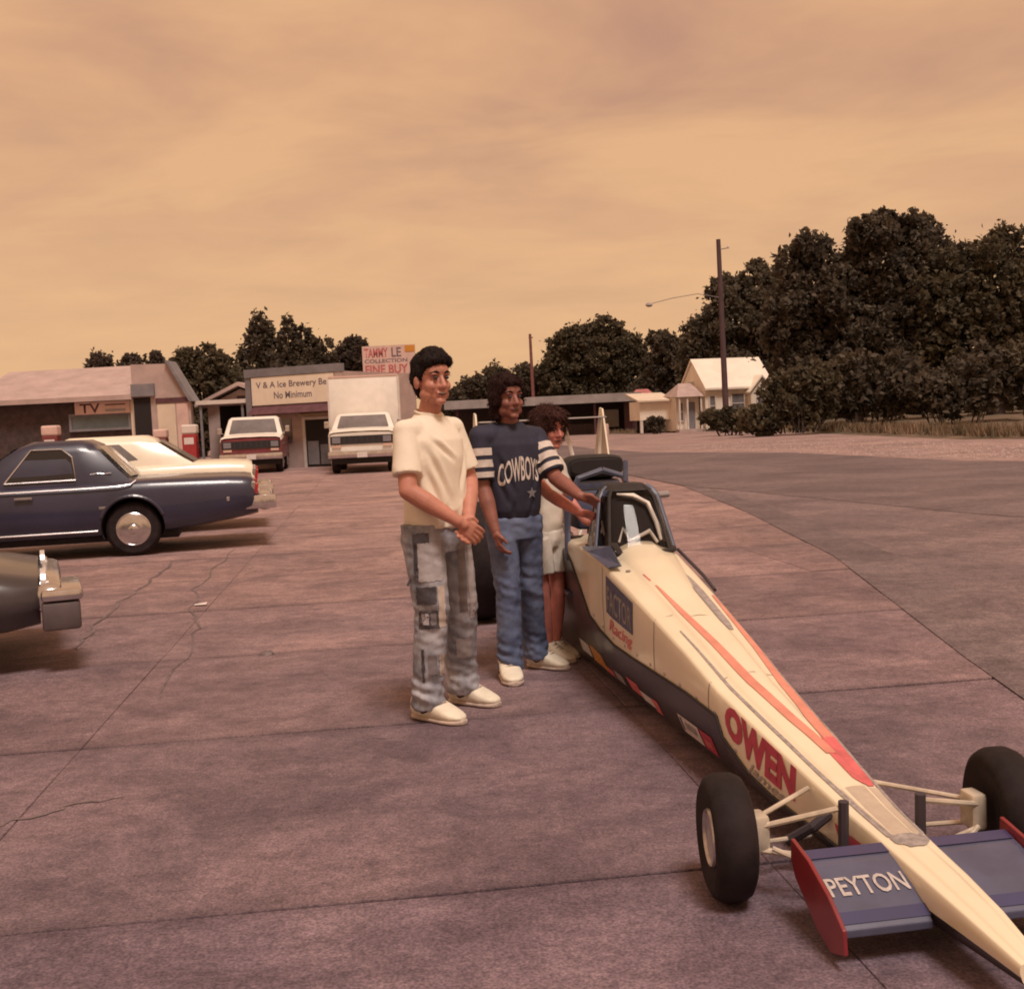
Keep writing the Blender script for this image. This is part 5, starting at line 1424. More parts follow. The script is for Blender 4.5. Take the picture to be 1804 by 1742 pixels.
def hand(bl, wrist, dirv, palm_n, side, curl=.5, size=1.0, spread=.12):
    """dirv: towards fingertips, palm_n: normal of the palm's inner side, side: unit vector towards the thumb"""
    d, n_, t_ = v3(dirv).normalized(), v3(palm_n).normalized(), v3(side).normalized(); k_ = size
    w = v3(wrist)
    bl.cap(w, .025 * k_, w + d * .03 * k_, .027 * k_)
    bl.rings([(w + d * (.015 + .02 * i) * k_, t_, (.028 + .012 * min(1, i / 3)) * k_, n_, .016 * k_) for i in range(5)], 14)
    for i, ln in enumerate((.070, .080, .074, .058)):
        o_ = (.031 - .0205 * i) * k_
        b = w + d * .088 * k_ + t_ * o_
        f = (d + t_ * spread * (1.2 - .8 * i)).normalized()
        p0 = b; pts = [w + d * .05 * k_ + t_ * o_ * .9, p0]
        ang = 0
        for q in (.42, .33, .25):
            ang += curl * (.9 if q > .4 else 1.1)
            p0 = p0 + (f * math.cos(ang) + n_ * math.sin(ang)) * ln * q * k_; pts.append(p0)
        bl.chain(pts, [.0105 * k_, .0100 * k_, .0095 * k_, .0088 * k_, .0080 * k_])
    tb = w + d * .028 * k_ + t_ * .028 * k_
    bl.chain([tb, tb + (d * .6 + t_ * .7 + n_ * .25).normalized() * .035 * k_, tb + (d * .85 + t_ * .45 + n_ * .45).normalized() * .066 * k_], [.0135 * k_, .0115 * k_, .0095 * k_])

def head(bl, c, F, Rt, U, k_=1.0, neck=None):
    """c: centre between the ears at eye height"""
    def P(f, r_, u): return v3(c) + (F * f + Rt * r_ + U * u) * k_
    ax = (F, Rt, U)
    e = lambda p, r_: bl.ell(P(*p), tuple(x * k_ for x in r_), ax)
    e((-.012, 0, .030), (.098, .076, .092)); e((.026, 0, -.030), (.068, .062, .082)); e((.040, 0, -.072), (.046, .048, .040))
    e((.074, 0, -.100), (.022, .026, .019)); e((.050, 0, .040), (.046, .060, .042))
    for s in (-1, 1):
        e((.052, s * .040, -.030), (.034, .026, .028)); e((-.008, s * .078, -.012), (.021, .011, .033)); e((.020, s * .050, -.070), (.045, .016, .028))
        e((.079, s * .030, .026), (.014, .024, .009))
    bl.cap(P(.086, 0, .014), .0095 * k_, P(.110, 0, -.030), .0135 * k_)
    for s in (-1, 1): e((.098, s * .012, -.034), (.012, .009, .009))
    bl.cap(P(.086, -.018, -.062), .0085 * k_, P(.086, .018, -.062), .0085 * k_); bl.cap(P(.086, 0, -.060), .010 * k_, P(.084, 0, -.074), .010 * k_)
    if neck: bl.chain([P(-.012, 0, -.05), P(-.006, 0, -.09), v3(neck)], [.050 * k_, .050 * k_, .056 * k_])
    return P

def face(P, parent, k_, F, smile, brow='hair'):
    for s in (-1, 1):
        b = Blob(); b.ell(P(.0845, s * .031, .008), (.011 * k_, .016 * k_, .0075 * k_)); b.build('eye', MT['dark_trim'], parent, .003, 1)
        b = Blob(); b.chain([P(.088, s * .014, .030), P(.091, s * .030, .036), P(.078, s * .052, .030)], [.0055 * k_, .006 * k_, .004 * k_]); b.build('eyebrow', MT[brow], parent, .003, 1)
    b = Blob()
    b.chain([P(.072, -.032, -.052), P(.090, -.016, -.064), P(.0945, 0, -.067), P(.090, .016, -.064), P(.072, .032, -.052)], [.003 * k_, .006 * k_, .0075 * k_, .006 * k_, .003 * k_]); b.build('mouth', MT['mouth'], parent, .003, 1)
    if smile:
        b = Blob(); b.chain([P(.092, -.016, -.0605), P(.0985, 0, -.0635), P(.092, .016, -.0605)], [.0035 * k_, .0045 * k_, .0035 * k_]); b.build('teeth', MT['teeth'], parent, .0025, 1)

def folds(amp, fz=9.0, fx=4.0, seed=0.0, amp2=.0):
    def f(co):
        p = Vector((co.x * fx + seed, co.y * fx, co.z * fz + 2.0 * co.x))
        return amp * (noise.noise(p) + .5 * noise.noise(p * 2.3)) + amp2 * noise.noise(co * 55)
    return f
def hairwr(amp, fr=42, seed=0.0):
    def f(co): return amp * (noise.noise(Vector((co.x * fr + seed, co.y * fr, co.z * fr * .55))) + .6 * noise.noise(co * fr * 2.4))
    return f

def shoe(parent, heel, toe, k_=1.0, m='shoe', trim=True):
    heel, toe = v3(heel), v3(toe); f = (toe - heel); L_ = f.length; f.normalize(); r_ = Vector((f.y, -f.x, 0)); U = Vector((0, 0, 1))
    b = Blob(); rows = []
    for q, w, h0, h1 in ((0, .028, .018, .088), (.06, .038, .012, .112), (.18, .043, .010, .120), (.34, .044, .010, .112), (.52, .048, .010, .086), (.70, .051, .010, .066), (.85, .046, .012, .050), (.95, .034, .016, .040), (1.0, .018, .020, .032)):
        rows.append((heel + f * L_ * q + U * (h0 + h1) / 2 * k_, r_, w * k_, U, (h1 - h0) / 2 * k_))
    b.rings(rows, 20, 2.6)
    sh = b.build('shoe', MT[m], parent, .005, 3)
    b = Blob(); rows = []
    for q, w in ((-.02, .022), (.06, .037), (.2, .041), (.5, .046), (.72, .052), (.87, .047), (.97, .034), (1.03, .014)):
        rows.append((heel + f * L_ * q + U * .011 * k_, r_, w * k_, U, .011 * k_))
    b.rings(rows, 20, 3.0); b.build('sole', MT['sole'], parent, .005, 1)
    if trim:
        for s in (-1, 1):
            MB().tube([heel + f * L_ * .16 + r_ * s * .0405 * k_ + U * .052 * k_, heel + f * L_ * .30 + r_ * s * .0415 * k_ + U * .036 * k_, heel + f * L_ * .50 + r_ * s * .0440 * k_ + U * .050 * k_], [.002, .0055, .002], 5).build('side_mark', MT['dark_trim'], parent)
        MB().tube([heel + f * L_ * .74 + r_ * .046 * k_ + U * .024 * k_, heel + f * L_ * .70 + U * .061 * k_, heel + f * L_ * .74 - r_ * .046 * k_ + U * .024 * k_], .0028, 5).build('toe_seam', MT['sole'], parent)
        for q in (.42, .52, .60):
            z = {.42: .102, .52: .088, .60: .078}[q] * k_
            MB().tube([heel + f * L_ * q + r_ * .028 * k_ + U * (z - .010), heel + f * L_ * (q + .02) + U * (z + .003), heel + f * L_ * q - r_ * .028 * k_ + U * (z - .010)], .0035 * k_, 5).build('lace', MT['sole'], parent)
    return sh

def bvh_of(o):
    me = o.data
    return BVHTree.FromPolygons([v.co for v in me.vertices], [p.vertices[:] for p in me.polygons])
def stick(name, uv_me, bv, O, ex, ey, m, parent, off=.004):
    """press a flat 2-D mesh (x, y metres) onto a surface: rays along -n"""
    O, ex, ey = v3(O), v3(ex).normalized(), v3(ey).normalized(); nn = ex.cross(ey).normalized()
    bm = bmesh.new(); bm.from_mesh(uv_me)
    bmesh.ops.triangulate(bm, faces=bm.faces[:])
    for _ in range(3):
        le = [e for e in bm.edges if e.calc_length() > .016]
        if not le: break
        bmesh.ops.subdivide_edges(bm, edges=le, cuts=1); bmesh.ops.triangulate(bm, faces=bm.faces[:])
    dead = []
    for v in bm.verts:
        p = O + ex * v.co.x + ey * v.co.y
        h = bv.ray_cast(p + nn * .5, -nn)
        if h[0] is None or (h[0] - p).dot(nn) < -.16: dead.append(v)
        else: v.co = h[0] + nn * off
    bmesh.ops.delete(bm, geom=dead, context='VERTS')
    me = bpy.data.meshes.new(name); bm.to_mesh(me); bm.free()
    o = link(name, me, MT[m], parent); shade(me)
    return o
def rect_me(x0, x1, y0, y1, jit=0.0, seed=1):
    rd = random.Random(seed); n_ = 10; pts = []
    cs = [(x0, y0), (x1, y0), (x1, y1), (x0, y1)]
    for i in range(4):
        a, b = cs[i], cs[(i + 1) % 4]
        for q in range(n_): pts.append((a[0] + (b[0] - a[0]) * q / n_ + rd.uniform(-jit, jit), a[1] + (b[1] - a[1]) * q / n_ + rd.uniform(-jit, jit), 0))
    me = bpy.data.meshes.new('r'); me.from_pydata(pts, [], [tuple(range(len(pts)))]); return me

Z = Vector((0, 0, 1))
def creases(v, Rt, Ft, segs, depth=.013, sg=.012):
    """cloth folds: a groove with a ridge beside it along each segment, on the front of the trunk"""
    if v.dot(Ft) < .02: return 0.0
    r_, z = v.dot(Rt), v.z; out = 0.0
    for r0, z0, r1, z1 in segs:
        dx, dz = r1 - r0, z1 - z0; L2 = dx * dx + dz * dz
        t_ = min(1, max(0, ((r_ - r0) * dx + (z - z0) * dz) / L2)); px, pz = r0 + dx * t_, z0 + dz * t_
        d_ = math.hypot(r_ - px, z - pz); sd_ = ((r_ - r0) * dz - (z - z0) * dx) / math.sqrt(L2)
        k_ = math.sin(math.pi * min(1, t_ * .9 + .08))
        out += k_ * (-depth * math.exp(-(d_ / sg) ** 2) + depth * .6 * math.exp(-((sd_ - 2.2 * sg) / sg) ** 2) * math.exp(-((d_ - abs(sd_)) / .01) ** 2))
    return out
CR1 = [(.135, 1.29, .03, 1.05), (.145, 1.20, .07, .99), (-.13, 1.28, -.05, 1.08), (.05, .92, .045, 1.03), (-.06, .92, -.085, 1.04), (.10, 1.33, -.02, 1.22), (-.02, .93, .0, 1.0)]
CR2 = [(.13, 1.22, .04, 1.0), (.14, 1.12, .08, .95), (-.13, 1.22, -.06, 1.02), (.05, .88, .05, .97), (-.05, .88, -.07, .99)]
def sleeve(b, sh_, d, rows):
    ref = Z if abs(d.z) < .9 else Vector((.6, -.8, 0))
    u = d.cross(ref).normalized(); w = d.cross(u).normalized()
    b.rings([(sh_ + d * t_, u, r_, w, r_) for t_, r_ in rows], 22, 2.0)
# ---------------------------------------------------------------- person 1: cream tee, patched acid-wash jeans
base1 = Vector((-.36, 5.52, 0))
p1 = empty('person', base1)
tag(p1, 'person in cream T-shirt and patched acid-wash jeans standing with hands clasped', 'person')
F1 = Vector((.77, -.638, 0)).normalized(); R1 = Vector((F1.y, -F1.x, 0))
q1 = lambda x, y, z: Vector((x, y, z)) - base1
C1 = q1(-.372, 5.50, 0)                                     # trunk axis
hc = q1(-.352, 5.475, 1.612); FH = (F1 * .96 + Vector((.0, -.42, 0))).normalized(); FH = Vector((FH.x, FH.y, -.04)).normalized()
RH = Vector((FH.y, -FH.x, 0)).normalized(); UH = RH.cross(FH).normalized()
shR, shL = q1(-.482, 5.375, 1.375), q1(-.272, 5.628, 1.380)
elR, elL = q1(-.472, 5.285, 1.105), q1(-.205, 5.640, 1.120)
wrR, wrL = q1(-.252, 5.300, .955), q1(-.208, 5.425, .955)
b = Blob()
P1h = head(b, hc, FH, RH, UH, 1.0, C1 + Z * 1.42 + F1 * -.01)
b.rings([(C1 + Z * z, R1, hw, F1, hd) for z, hw, hd in ((.90, .13, .09), (1.1, .13, .085), (1.3, .15, .09), (1.40, .11, .07), (1.45, .05, .05))])
b.chain([shR, elR, wrR], [.048, .043, .029]); b.chain([elR, elR.lerp(wrR, .35), wrR], [.043, .045, .028])
b.chain([shL, elL, wrL], [.048, .043, .029]); b.chain([elL, elL.lerp(wrL, .35), wrL], [.043, .045, .028])
hd_ = (q1(-.168, 5.335, .885) - wrR).normalized()
hand(b, wrR, hd_, Vector((.1, .8, -.4)), Vector((.5, .1, .85)), .62, 1.0)
hand(b, wrL, (q1(-.215, 5.345, .875) - wrL).normalized(), Vector((-.5, -.75, .1)), Vector((-.55, -.1, .8)), .60, 1.0)
legs = [(q1(-.432, 5.43, .92), q1(-.402, 5.415, .53), q1(-.452, 5.455, .09)), (q1(-.312, 5.57, .92), q1(-.275, 5.60, .54), q1(-.300, 5.735, .09))]
for h, kn, an in legs: b.chain([h, kn, an], [.07, .05, .04])
b.build('body', MT['skin'], p1, .0045, 3, .45)
face(P1h, p1, 1.0, FH, True)
# hair: short at the nape, thick on top, a fringe on the brow
b = Blob(); ax = (FH, RH, UH)
def eh(p, r_): b.ell(P1h(*p), r_, ax)
eh((-.022, 0, .058), (.100, .085, .086)); eh((.034, 0, .098), (.064, .070, .040)); eh((-.060, 0, .010), (.062, .076, .085)); eh((-.052, 0, -.055), (.042, .058, .040))
for s in (-1, 1): eh((-.018, s * .064, .040), (.058, .022, .052)); eh((.044, s * .050, .082), (.042, .028, .034))
eh((.068, .012, .092), (.036, .052, .024)); eh((.010, 0, .120), (.070, .060, .034))
p1_hair = b.build('hair', MT['hair'], p1, .005, 2, .4, hairwr(.006))
# T-shirt
b = Blob()
rows = []
for z, hw, hd, of in ((.915, .163, .118, .005), (.96, .170, .124, .005), (1.05, .166, .122, .008), (1.15, .168, .124, .010), (1.25, .172, .126, .008), (1.33, .170, .118, .002), (1.38, .148, .100, -.006), (1.425, .100, .080, -.010), (1.455, .070, .066, -.008), (1.466, .058, .056, -.006)):
    rows.append((C1 + Z * z + F1 * of, R1, hw, F1, hd))
b.rings(rows, 28, 2.4)
for sh_, el_, in ((shR, elR), (shL, elL)):
    d = (el_ - sh_).normalized(); b.chain([sh_ + (C1 + Z * 1.37 - sh_) * .35, sh_, sh_ + d * .06], [.070, .060, .058]); sleeve(b, sh_, d, ((0, .058), (.06, .062), (.13, .066), (.19, .071), (.212, .072)))
def wr1(co):
    p = co + base1
    cz = creases(co - C1, R1, F1, CR1)
    f_ = noise.noise(Vector((co.x * 7 + co.z * 7, co.y * 7 - co.z * 3, co.z * 2.2)))
    return .007 * (1 - abs(f_) * 2.2) * (.2 + .8 * min(1, max(0, (1.25 - p.z) / .2))) - .004 + .004 * noise.noise(Vector((co.x * 6, co.y * 6, co.z * 5))) + cz + .008 * max(0, 1 - abs(p.z - .955) / .06) * noise.noise(Vector((co.x * 22, co.y * 22, 0)))
tee = b.build('t_shirt', MT['tee'], p1, .0066, 6, .5, wr1)
MB().tube([C1 + Z * (1.458 - .016 * math.cos(a)) + F1 * (.062 * math.cos(a) - .004) + R1 * .066 * math.sin(a) for a in [i * math.pi / 14 for i in range(29)]], .0065, 6).build('collar', MT['tee'], p1, smooth=None)
# trousers
b = Blob()
b.rings([(C1 + Z * z, R1, hw, F1, hd) for z, hw, hd in ((.80, .150, .108), (.86, .160, .115), (.92, .160, .114), (.965, .152, .108))], 24, 2.3)
for i, (h, kn, an) in enumerate(legs):
    mid = h.lerp(kn, .5); lo = kn.lerp(an, .5); an2 = Vector((an.x, an.y, .085)) + F1 * .012
    b.rings([(h + Z * .02, R1, .088, F1, .102), (h - Z * .05, R1, .092, F1, .104), (mid, R1, .086, F1, .094), (kn, R1, .077, F1, .084), (lo, R1, .072, F1, .080), (an2 + Z * .07, R1, .070, F1, .078), (an2 + Z * .02, R1, .074, F1, .086), (an2 - Z * .025, R1, .064, F1, .080)], 22, 2.2)
def wrj(co):
    z = co.z; k_ = .004 + .010 * max(0, 1 - abs(z - .14) / .13) + .005 * max(0, 1 - abs(z - .50) / .15) + .004 * max(0, 1 - abs(z - .85) / .1)
    return k_ * (noise.noise(Vector((co.x * 7, co.y * 7, z * 26 + co.x * 8))) + .6 * noise.noise(co * 31))
jn = b.build('jeans', MT['acid'], p1, .0068, 2, .5, wrj)
bv = bvh_of(jn)
# patches on the near leg and the far one (looking from the front of the legs)
exv = Vector((.94, .10, .02)).normalized()
kneeR = legs[0][1]
def patch(x0, x1, z0, z1, m, sd, leg=0, name='patch'):
    kn = legs[leg][1]
    stick(name, rect_me(x0, x1, z0 - kn.z, z1 - kn.z, .003, sd), bv, kn, exv, Z, m, p1, .003 + .0004 * (sd % 5))
patch(-.055, .055, .68, .86, 'acid_light', 1)
patch(-.075, -.058, .70, .90, 'acid_dark', 2)
patch(-.062, .00, .86, .905, 'acid_dark', 3)
patch(-.070, .022, .575, .655, 'acid_dark', 4)
patch(-.056, .012, .588, .636, 'acid_mid', 5, name='patch_centre')
patch(-.052, -.030, .597, .626, 'acid_light', 11, name='patch_centre')
patch(-.064, .020, .545, .570, 'acid_mid', 6)
patch(-.064, .028, .458, .540, 'acid_dark', 7)
patch(-.050, -.018, .478, .528, 'acid_light', 8, name='patch_centre')
patch(-.010, .018, .476, .530, 'acid_mid', 9, name='patch_centre')
patch(.030, .062, .46, .655, 'acid_pale', 10)
patch(-.030, .010, .235, .330, 'acid_mid', 12)
patch(.022, .046, .225, .330, 'acid_pale', 13)
patch(-.062, -.050, .20, .36, 'acid_dark', 14)
patch(-.010, .030, .50, .84, 'acid_mid', 15, 1)
patch(.040, .066, .46, .84, 'acid_light', 16, 1)
patch(-.03, .04, .26, .36, 'acid_light', 17, 1)
MB().tube([C1 + Z * .70 + R1 * .155 + F1 * -.02, C1 + Z * .66 + R1 * .185 + F1 * -.02], .006, 6).build('side_strap', MT['acid_dark'], p1)
shoe(p1, q1(-.515, 5.525, 0), q1(-.275, 5.330, 0), 1.2); shoe(p1, q1(-.352, 5.795, 0), q1(-.115, 5.640, 0), 1.2)
for kx, ky in ((-.455, 5.47),):
    b = Blob(); b.cap(q1(kx, ky, .085), .046, q1(kx, ky, .11), .044); b.build('sock', MT['dark_trim'], p1, .006, 1)

def strands(hair, parent, m, n_, length, curl, seed, down=.6, width=.0016, lift=1.0):
    """thin tapering locks rooted on the hair's surface"""
    rd = random.Random(seed); me = hair.data; mb = MB(); vs = me.vertices
    for _ in range(n_):
        v = vs[rd.randrange(len(vs))]; nn = v.normal.copy()
        t_ = (Vector((rd.gauss(0, .5), rd.gauss(0, .5), -down + rd.gauss(0, .3)))); t_ = (t_ - nn * t_.dot(nn)).normalized()
        p = v.co - nn * .003; L_ = length * rd.uniform(.5, 1.3); pts = []
        sd_ = t_.cross(nn).normalized(); ph = rd.uniform(0, 6.28)
        for k_ in range(4):
            q = k_ / 3
            pts.append(p + t_ * L_ * q + nn * (.008 * math.sin(q * 2.4) + .004) * lift + sd_ * curl * math.sin(ph + q * 5))
        w = width * rd.uniform(.7, 1.6)
        mb.add([pts[0] - sd_ * w, pts[0] + sd_ * w, pts[1] + sd_ * w, pts[1] - sd_ * w, pts[2] + sd_ * w * .7, pts[2] - sd_ * w * .7, pts[3]], [(0, 1, 2, 3), (3, 2, 4, 5), (5, 4, 6)])
    o = mb.build('hair_strands', MT[m], hair); o['kind'] = 'stuff'
    return o
strands(p1_hair, p1, 'hair', 3000, .022, .0008, 1, .5, .0012, .25)
# ---------------------------------------------------------------- person 2: dark jersey
base2 = Vector((.01, 6.32, 0))
p2 = empty('person', base2)
tag(p2, 'person in dark striped football jersey and blue jeans reaching for the canopy', 'person')
F2 = Vector((.42, -.907, 0)).normalized(); R2 = Vector((F2.y, -F2.x, 0))
q2 = lambda x, y, z: Vector((x, y, z)) - base2
C2 = q2(.008, 6.33, 0)
hc = q2(.000, 6.29, 1.525); FH = Vector((.48, -.875, -.02)).normalized(); RH = Vector((FH.y, -FH.x, 0)).normalized(); UH = RH.cross(FH).normalized()
shR, shL = q2(-.158, 6.255, 1.325), q2(.145, 6.400, 1.305)
elR, elL = q2(-.152, 6.235, 1.050), q2(.238, 6.290, 1.085)
wrR, wrL = q2(-.098, 6.165, .825), q2(.355, 6.085, .992)
b = Blob()
P2h = head(b, hc, FH, RH, UH, .96, C2 + Z * 1.35)
b.rings([(C2 + Z * z, R2, hw, F2, hd) for z, hw, hd in ((.85, .12, .085), (1.05, .12, .08), (1.25, .14, .085), (1.335, .10, .07), (1.38, .05, .05))])
b.chain([shR, elR, wrR], [.046, .041, .027]); b.chain([elR, elR.lerp(wrR, .35), wrR], [.041, .043, .027])
b.chain([shL, elL, wrL], [.046, .041, .027]); b.chain([elL, elL.lerp(wrL, .35), wrL], [.041, .043, .027])
hand(b, wrR, Vector((.22, -.12, -.95)), Vector((.85, .4, .1)), Vector((.35, -.9, .1)), .38, .95)
hand(b, wrL, Vector((.90, -.12, -.36)), Vector((.1, .5, -.8)), Vector((.2, -.7, .5)), .75, .95)
legs = [(q2(-.068, 6.295, .86), q2(-.045, 6.255, .475), q2(-.055, 6.255, .085)), (q2(.075, 6.365, .86), q2(.078, 6.395, .475), q2(.088, 6.50, .085))]
for h, kn, an in legs: b.chain([h, kn, an], [.065, .048, .038])
b.build('body', MT['skin_dark'], p2, .0056, 3, .5)
face(P2h, p2, .96, FH, False)
b = Blob(); ax = (FH, RH, UH)
def eh(p, r_): b.ell(P2h(*p), r_, ax)
eh((-.025, 0, .058), (.102, .088, .082)); eh((-.056, 0, .0), (.062, .086, .098)); eh((-.054, 0, -.075), (.048, .074, .055)); eh((.046, 0, .092), (.054, .068, .032))
for s in (-1, 1): eh((-.014, s * .072, .012), (.056, .022, .075)); eh((.048, s * .056, .066), (.030, .022, .040)); eh((-.03, s * .062, -.080), (.040, .022, .045))
h_ = b.build('hair', MT['hair_brown'], p2, .0058, 1, .4, hairwr(.008, 34, 3)); strands(h_, p2, 'hair_brown', 3000, .034, .008, 2, .6, .0014, .7)
b = Blob(); rows = []
for z, hw, hd, of in ((.875, .135, .100, 0), (.92, .148, .112, .002), (1.0, .152, .114, .005), (1.1, .158, .116, .007), (1.2, .168, .118, .006), (1.275, .166, .114, .002), (1.322, .150, .100, -.004), (1.362, .105, .080, -.008), (1.388, .072, .066, -.006), (1.396, .060, .058, -.004)):
    rows.append((C2 + Z * z + F2 * of, R2, hw, F2, hd))
b.rings(rows, 28, 2.4)
slv = []
for sh_, el_ in ((shR, elR), (shL, elL)):
    d = (el_ - sh_).normalized(); slv.append((sh_, d)); b.chain([sh_ + (C2 + Z * 1.31 - sh_) * .35, sh_, sh_ + d * .06], [.072, .064, .062]); sleeve(b, sh_, d, ((0, .060), (.06, .064), (.15, .067), (.235, .068)))
jy = b.build('jersey', MT['jersey'], p2, .0068, 5, .5, lambda co: creases(co - C2, R2, F2, CR2, .010) + .005 * noise.noise(co * 6))
bv = bvh_of(jy)
# white sleeve stripes: rings standing just proud of the sleeve
for (sh_, d) in slv:
    ref = Z if abs(d.z) < .9 else F2
    u = d.cross(ref).normalized(); w = d.cross(u).normalized()
    for t0, t1 in ((.065, .105), (.128, .168), (.192, .222)):
        rg = []
        for tt in np.linspace(t0, t1, 4):
            ring = []
            for i in range(40):
                th = 2 * math.pi * i / 40; dv = u * math.cos(th) + w * math.sin(th); c = sh_ + d * float(tt)
                h = bv.ray_cast(c + dv * .115, -dv, .07)
                ring.append(c + dv * (min((h[0] - c).length, .074) + .0035 if h[0] is not None else .070))
            rg.append(ring)
        MB().loft(rg, False).build('sleeve_stripe', MT['jersey_white'], p2, smooth=None)
# chest lettering, arched, tall
me = text_mesh('COWBOYS', 1.0, .018)
xs4 = [v.co.x for v in me.vertices]; ys4 = [v.co.y for v in me.vertices]; a0, a1, b0, b1 = min(xs4), max(xs4), min(ys4), max(ys4)
bm = bmesh.new(); bm.from_mesh(me); bmesh.ops.triangulate(bm, faces=bm.faces[:])
bmesh.ops.subdivide_edges(bm, edges=[e for e in bm.edges if e.calc_length() > .15], cuts=1)
for v in bm.verts:
    a = (v.co.x - a0) / (a1 - a0); c = (v.co.y - b0) / (b1 - b0)
    v.co = Vector(((a - .5) * .232 - .012, .030 * (1 - (2 * a - 1) ** 2) + (c - .5) * (.135 - .02 * abs(2 * a - 1)) - .02 * (1 - a), 0))
bm.to_mesh(me); bm.free()
exj, eyj = (R2 * -1), Z
stick('chest_lettering', me, bv, C2 + Z * 1.125, exj, eyj, 'jersey_white', p2, .004)
star = [(.034 * (1 if i % 2 == 0 else .42) * math.sin(i * math.pi / 5) + .055, .034 * (1 if i % 2 == 0 else .42) * math.cos(i * math.pi / 5) - .105, 0) for i in range(10)]
me = bpy.data.meshes.new('star'); me.from_pydata(star, [], [tuple(range(10))])
stick('chest_star', me, bv, C2 + Z * 1.115, exj, eyj, 'trim_blue', p2, .004)
b = Blob(); b.chain([C2 + Z * 1.405 + F2 * -.01 + R2 * .045, C2 + Z * 1.392 + F2 * -.045, C2 + Z * 1.405 + F2 * -.01 - R2 * .045], [.012, .012, .012]); b.build('collar', MT['jersey_white'], p2, .005, 1)
b = Blob()
b.rings([(C2 + Z * z, R2, hw, F2, hd) for z, hw, hd in ((.76, .138, .100), (.82, .145, .106), (.88, .142, .104), (.915, .130, .095))], 24, 2.3)
for i, (h, kn, an) in enumerate(legs):
    mid = h.lerp(kn, .5); lo = kn.lerp(an, .5); an2 = Vector((an.x, an.y, .08)) + F2 * .012
    b.rings([(h + Z * .02, R2, .080, F2, .092), (h - Z * .05, R2, .083, F2, .094), (mid, R2, .076, F2, .084), (kn, R2, .067, F2, .074), (lo, R2, .066, F2, .072), (an2 + Z * .06, R2, .068, F2, .074), (an2 - Z * .02, R2, .066, F2, .078)], 22, 2.2)
b.build('jeans', MT['denim'], p2, .0070, 2, .5, wrj)
shoe(p2, q2(-.080, 6.325, 0), q2(-.030, 6.065, 0), 1.2); shoe(p2, q2(.055, 6.555, 0), q2(.265, 6.405, 0), 1.15)

# ---------------------------------------------------------------- person 3: child in white behind him
base3 = Vector((.19, 6.74, 0))
p3 = empty('person', base3)
tag(p3, 'person in white top and white shorts standing behind the dark football jersey', 'person')
F3 = Vector((.74, -.672, 0)).normalized(); R3 = Vector((F3.y, -F3.x, 0))
q3 = lambda x, y, z: Vector((x, y, z)) - base3
C3 = q3(.175, 6.76, 0)
hc = q3(.232, 6.68, 1.345); FH = Vector((.60, -.78, -.12)).normalized(); RH = Vector((FH.y, -FH.x, 0)).normalized(); UH = RH.cross(FH).normalized()
shR, shL = q3(.078, 6.66, 1.135), q3(.262, 6.86, 1.135)
elR, elL = q3(.205, 6.44, .985), q3(.33, 6.86, .93)
wrR, wrL = q3(.352, 6.170, .900), q3(.42, 6.74, .80)
b = Blob()
P3h = head(b, hc, FH, RH, UH, .92, C3 + Z * 1.17)
b.rings([(C3 + Z * z, R3, hw, F3, hd) for z, hw, hd in ((.72, .10, .075), (.9, .10, .07), (1.08, .12, .075), (1.15, .09, .06), (1.19, .045, .045))])
b.chain([shR, elR, wrR], [.038, .034, .024]); b.chain([elR, elR.lerp(wrR, .35), wrR], [.034, .036, .024])
b.chain([shL, elL, wrL], [.038, .034, .024])
hand(b, wrR, Vector((.86, -.30, -.28)), Vector((.1, .5, -.8)), Vector((.3, -.7, .4)), .95, .86)
hand(b, wrL, Vector((.80, -.2, -.5)), Vector((-.2, -.1, -1)), Vector((.3, -.8, .3)), .5, .86)
legs = [(q3(.128, 6.70, .72), q3(.150, 6.665, .385), q3(.172, 6.70, .08)), (q3(.222, 6.80, .72), q3(.245, 6.755, .385), q3(.215, 6.79, .08))]
for h, kn, an in legs:
    b.chain([h, h.lerp(kn, .6), kn, kn.lerp(an, .32), an], [.062, .050, .042, .043, .029]); b.chain([an, an - Z * .04 + F3 * .05], [.028, .026])
b.build('body', MT['skin_red'], p3, .0054, 3, .5)
face(P3h, p3, .92, FH, False, 'hair_brown')
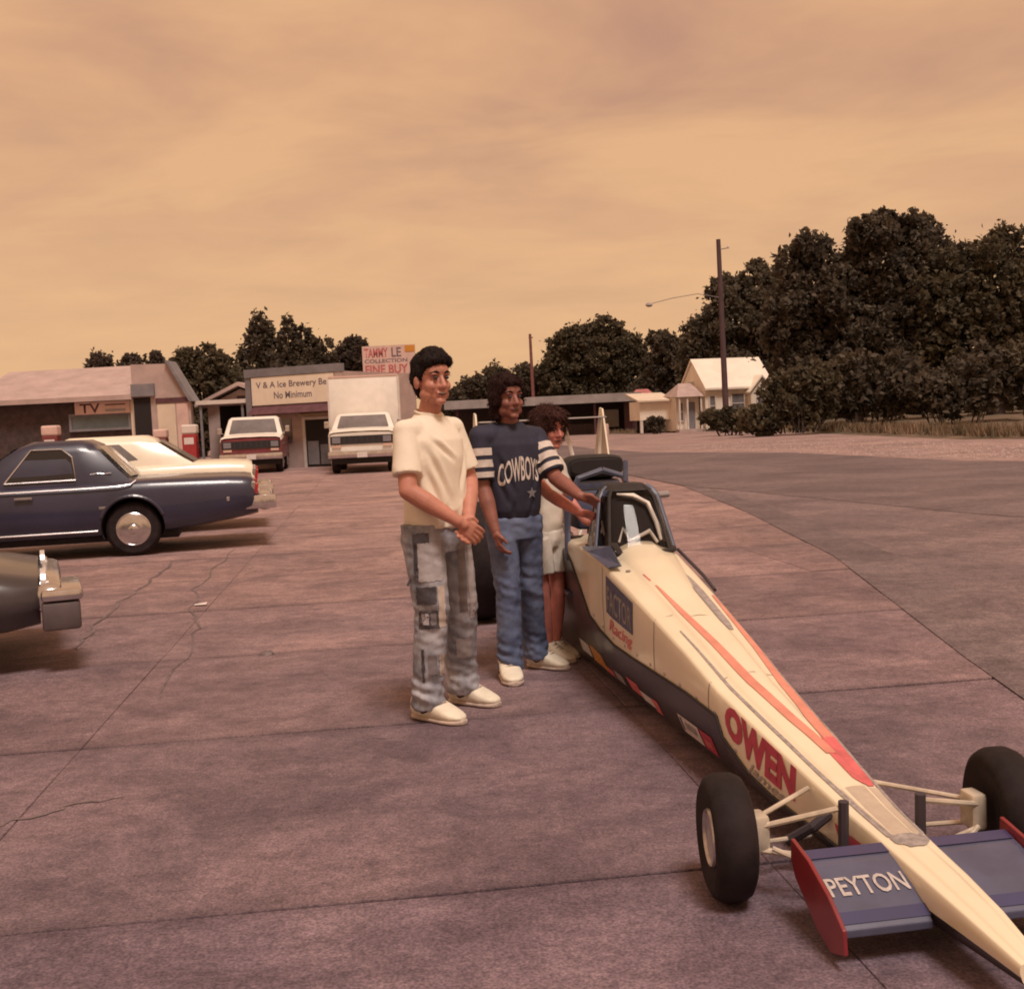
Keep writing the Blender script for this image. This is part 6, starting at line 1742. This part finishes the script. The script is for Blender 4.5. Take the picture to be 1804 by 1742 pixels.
b = Blob(); ax = (FH, RH, UH)
def eh(p, r_): b.ell(P3h(*p), r_, ax)
eh((-.025, 0, .055), (.108, .096, .088)); eh((-.060, 0, -.005), (.066, .092, .10)); eh((-.050, 0, -.075), (.052, .080, .05)); eh((.048, 0, .090), (.062, .078, .036))
for s in (-1, 1): eh((-.008, s * .078, .010), (.062, .026, .08)); eh((.055, s * .058, .062), (.034, .022, .036))
h_ = b.build('hair', MT['hair_auburn'], p3, .0058, 1, .4, hairwr(.006, 30, 7)); strands(h_, p3, 'hair_auburn', 2600, .045, .006, 3)
b = Blob(); rows = []
for z, hw, hd in ((.735, .112, .092), (.80, .120, .098), (.92, .122, .098), (1.03, .132, .100), (1.10, .134, .094), (1.145, .118, .080), (1.18, .075, .062), (1.195, .055, .052)):
    rows.append((C3 + Z * z, R3, hw, F3, hd))
b.rings(rows, 26, 2.4)
for sh_, el_ in ((shR, elR), (shL, elL)):
    d = (el_ - sh_).normalized(); b.chain([sh_ + (C3 + Z * 1.12 - sh_) * .35, sh_, sh_ + d * .13], [.065, .058, .060])
b.build('top', MT['tee_white'], p3, .0072, 3, .5, folds(.007, 8, 6, 9.0))
b = Blob()
b.rings([(C3 + Z * z, R3, hw, F3, hd) for z, hw, hd in ((.66, .120, .096), (.70, .126, .100), (.75, .122, .096), (.775, .110, .086))], 24, 2.3)
for h, kn, an in legs:
    b.rings([(h, R3, .074, F3, .086), (h.lerp(kn, .3), R3, .078, F3, .088), (h.lerp(kn, .56), R3, .080, F3, .088), (h.lerp(kn, .62), R3, .079, F3, .087)], 20, 2.2)
b.build('shorts', MT['shorts'], p3, .0070, 2, .5, folds(.006, 6, 12, 2.0))
shoe(p3, q3(.140, 6.735, 0), q3(.310, 6.580, 0), 1.0); shoe(p3, q3(.185, 6.83, 0), q3(.335, 6.70, 0), 1.0)
for h, kn, an in legs:
    b = Blob(); b.cap(an - Z * .02, .032, an + Z * .03, .031); b.build('sock', MT['tee_white'], p3, .006, 1)
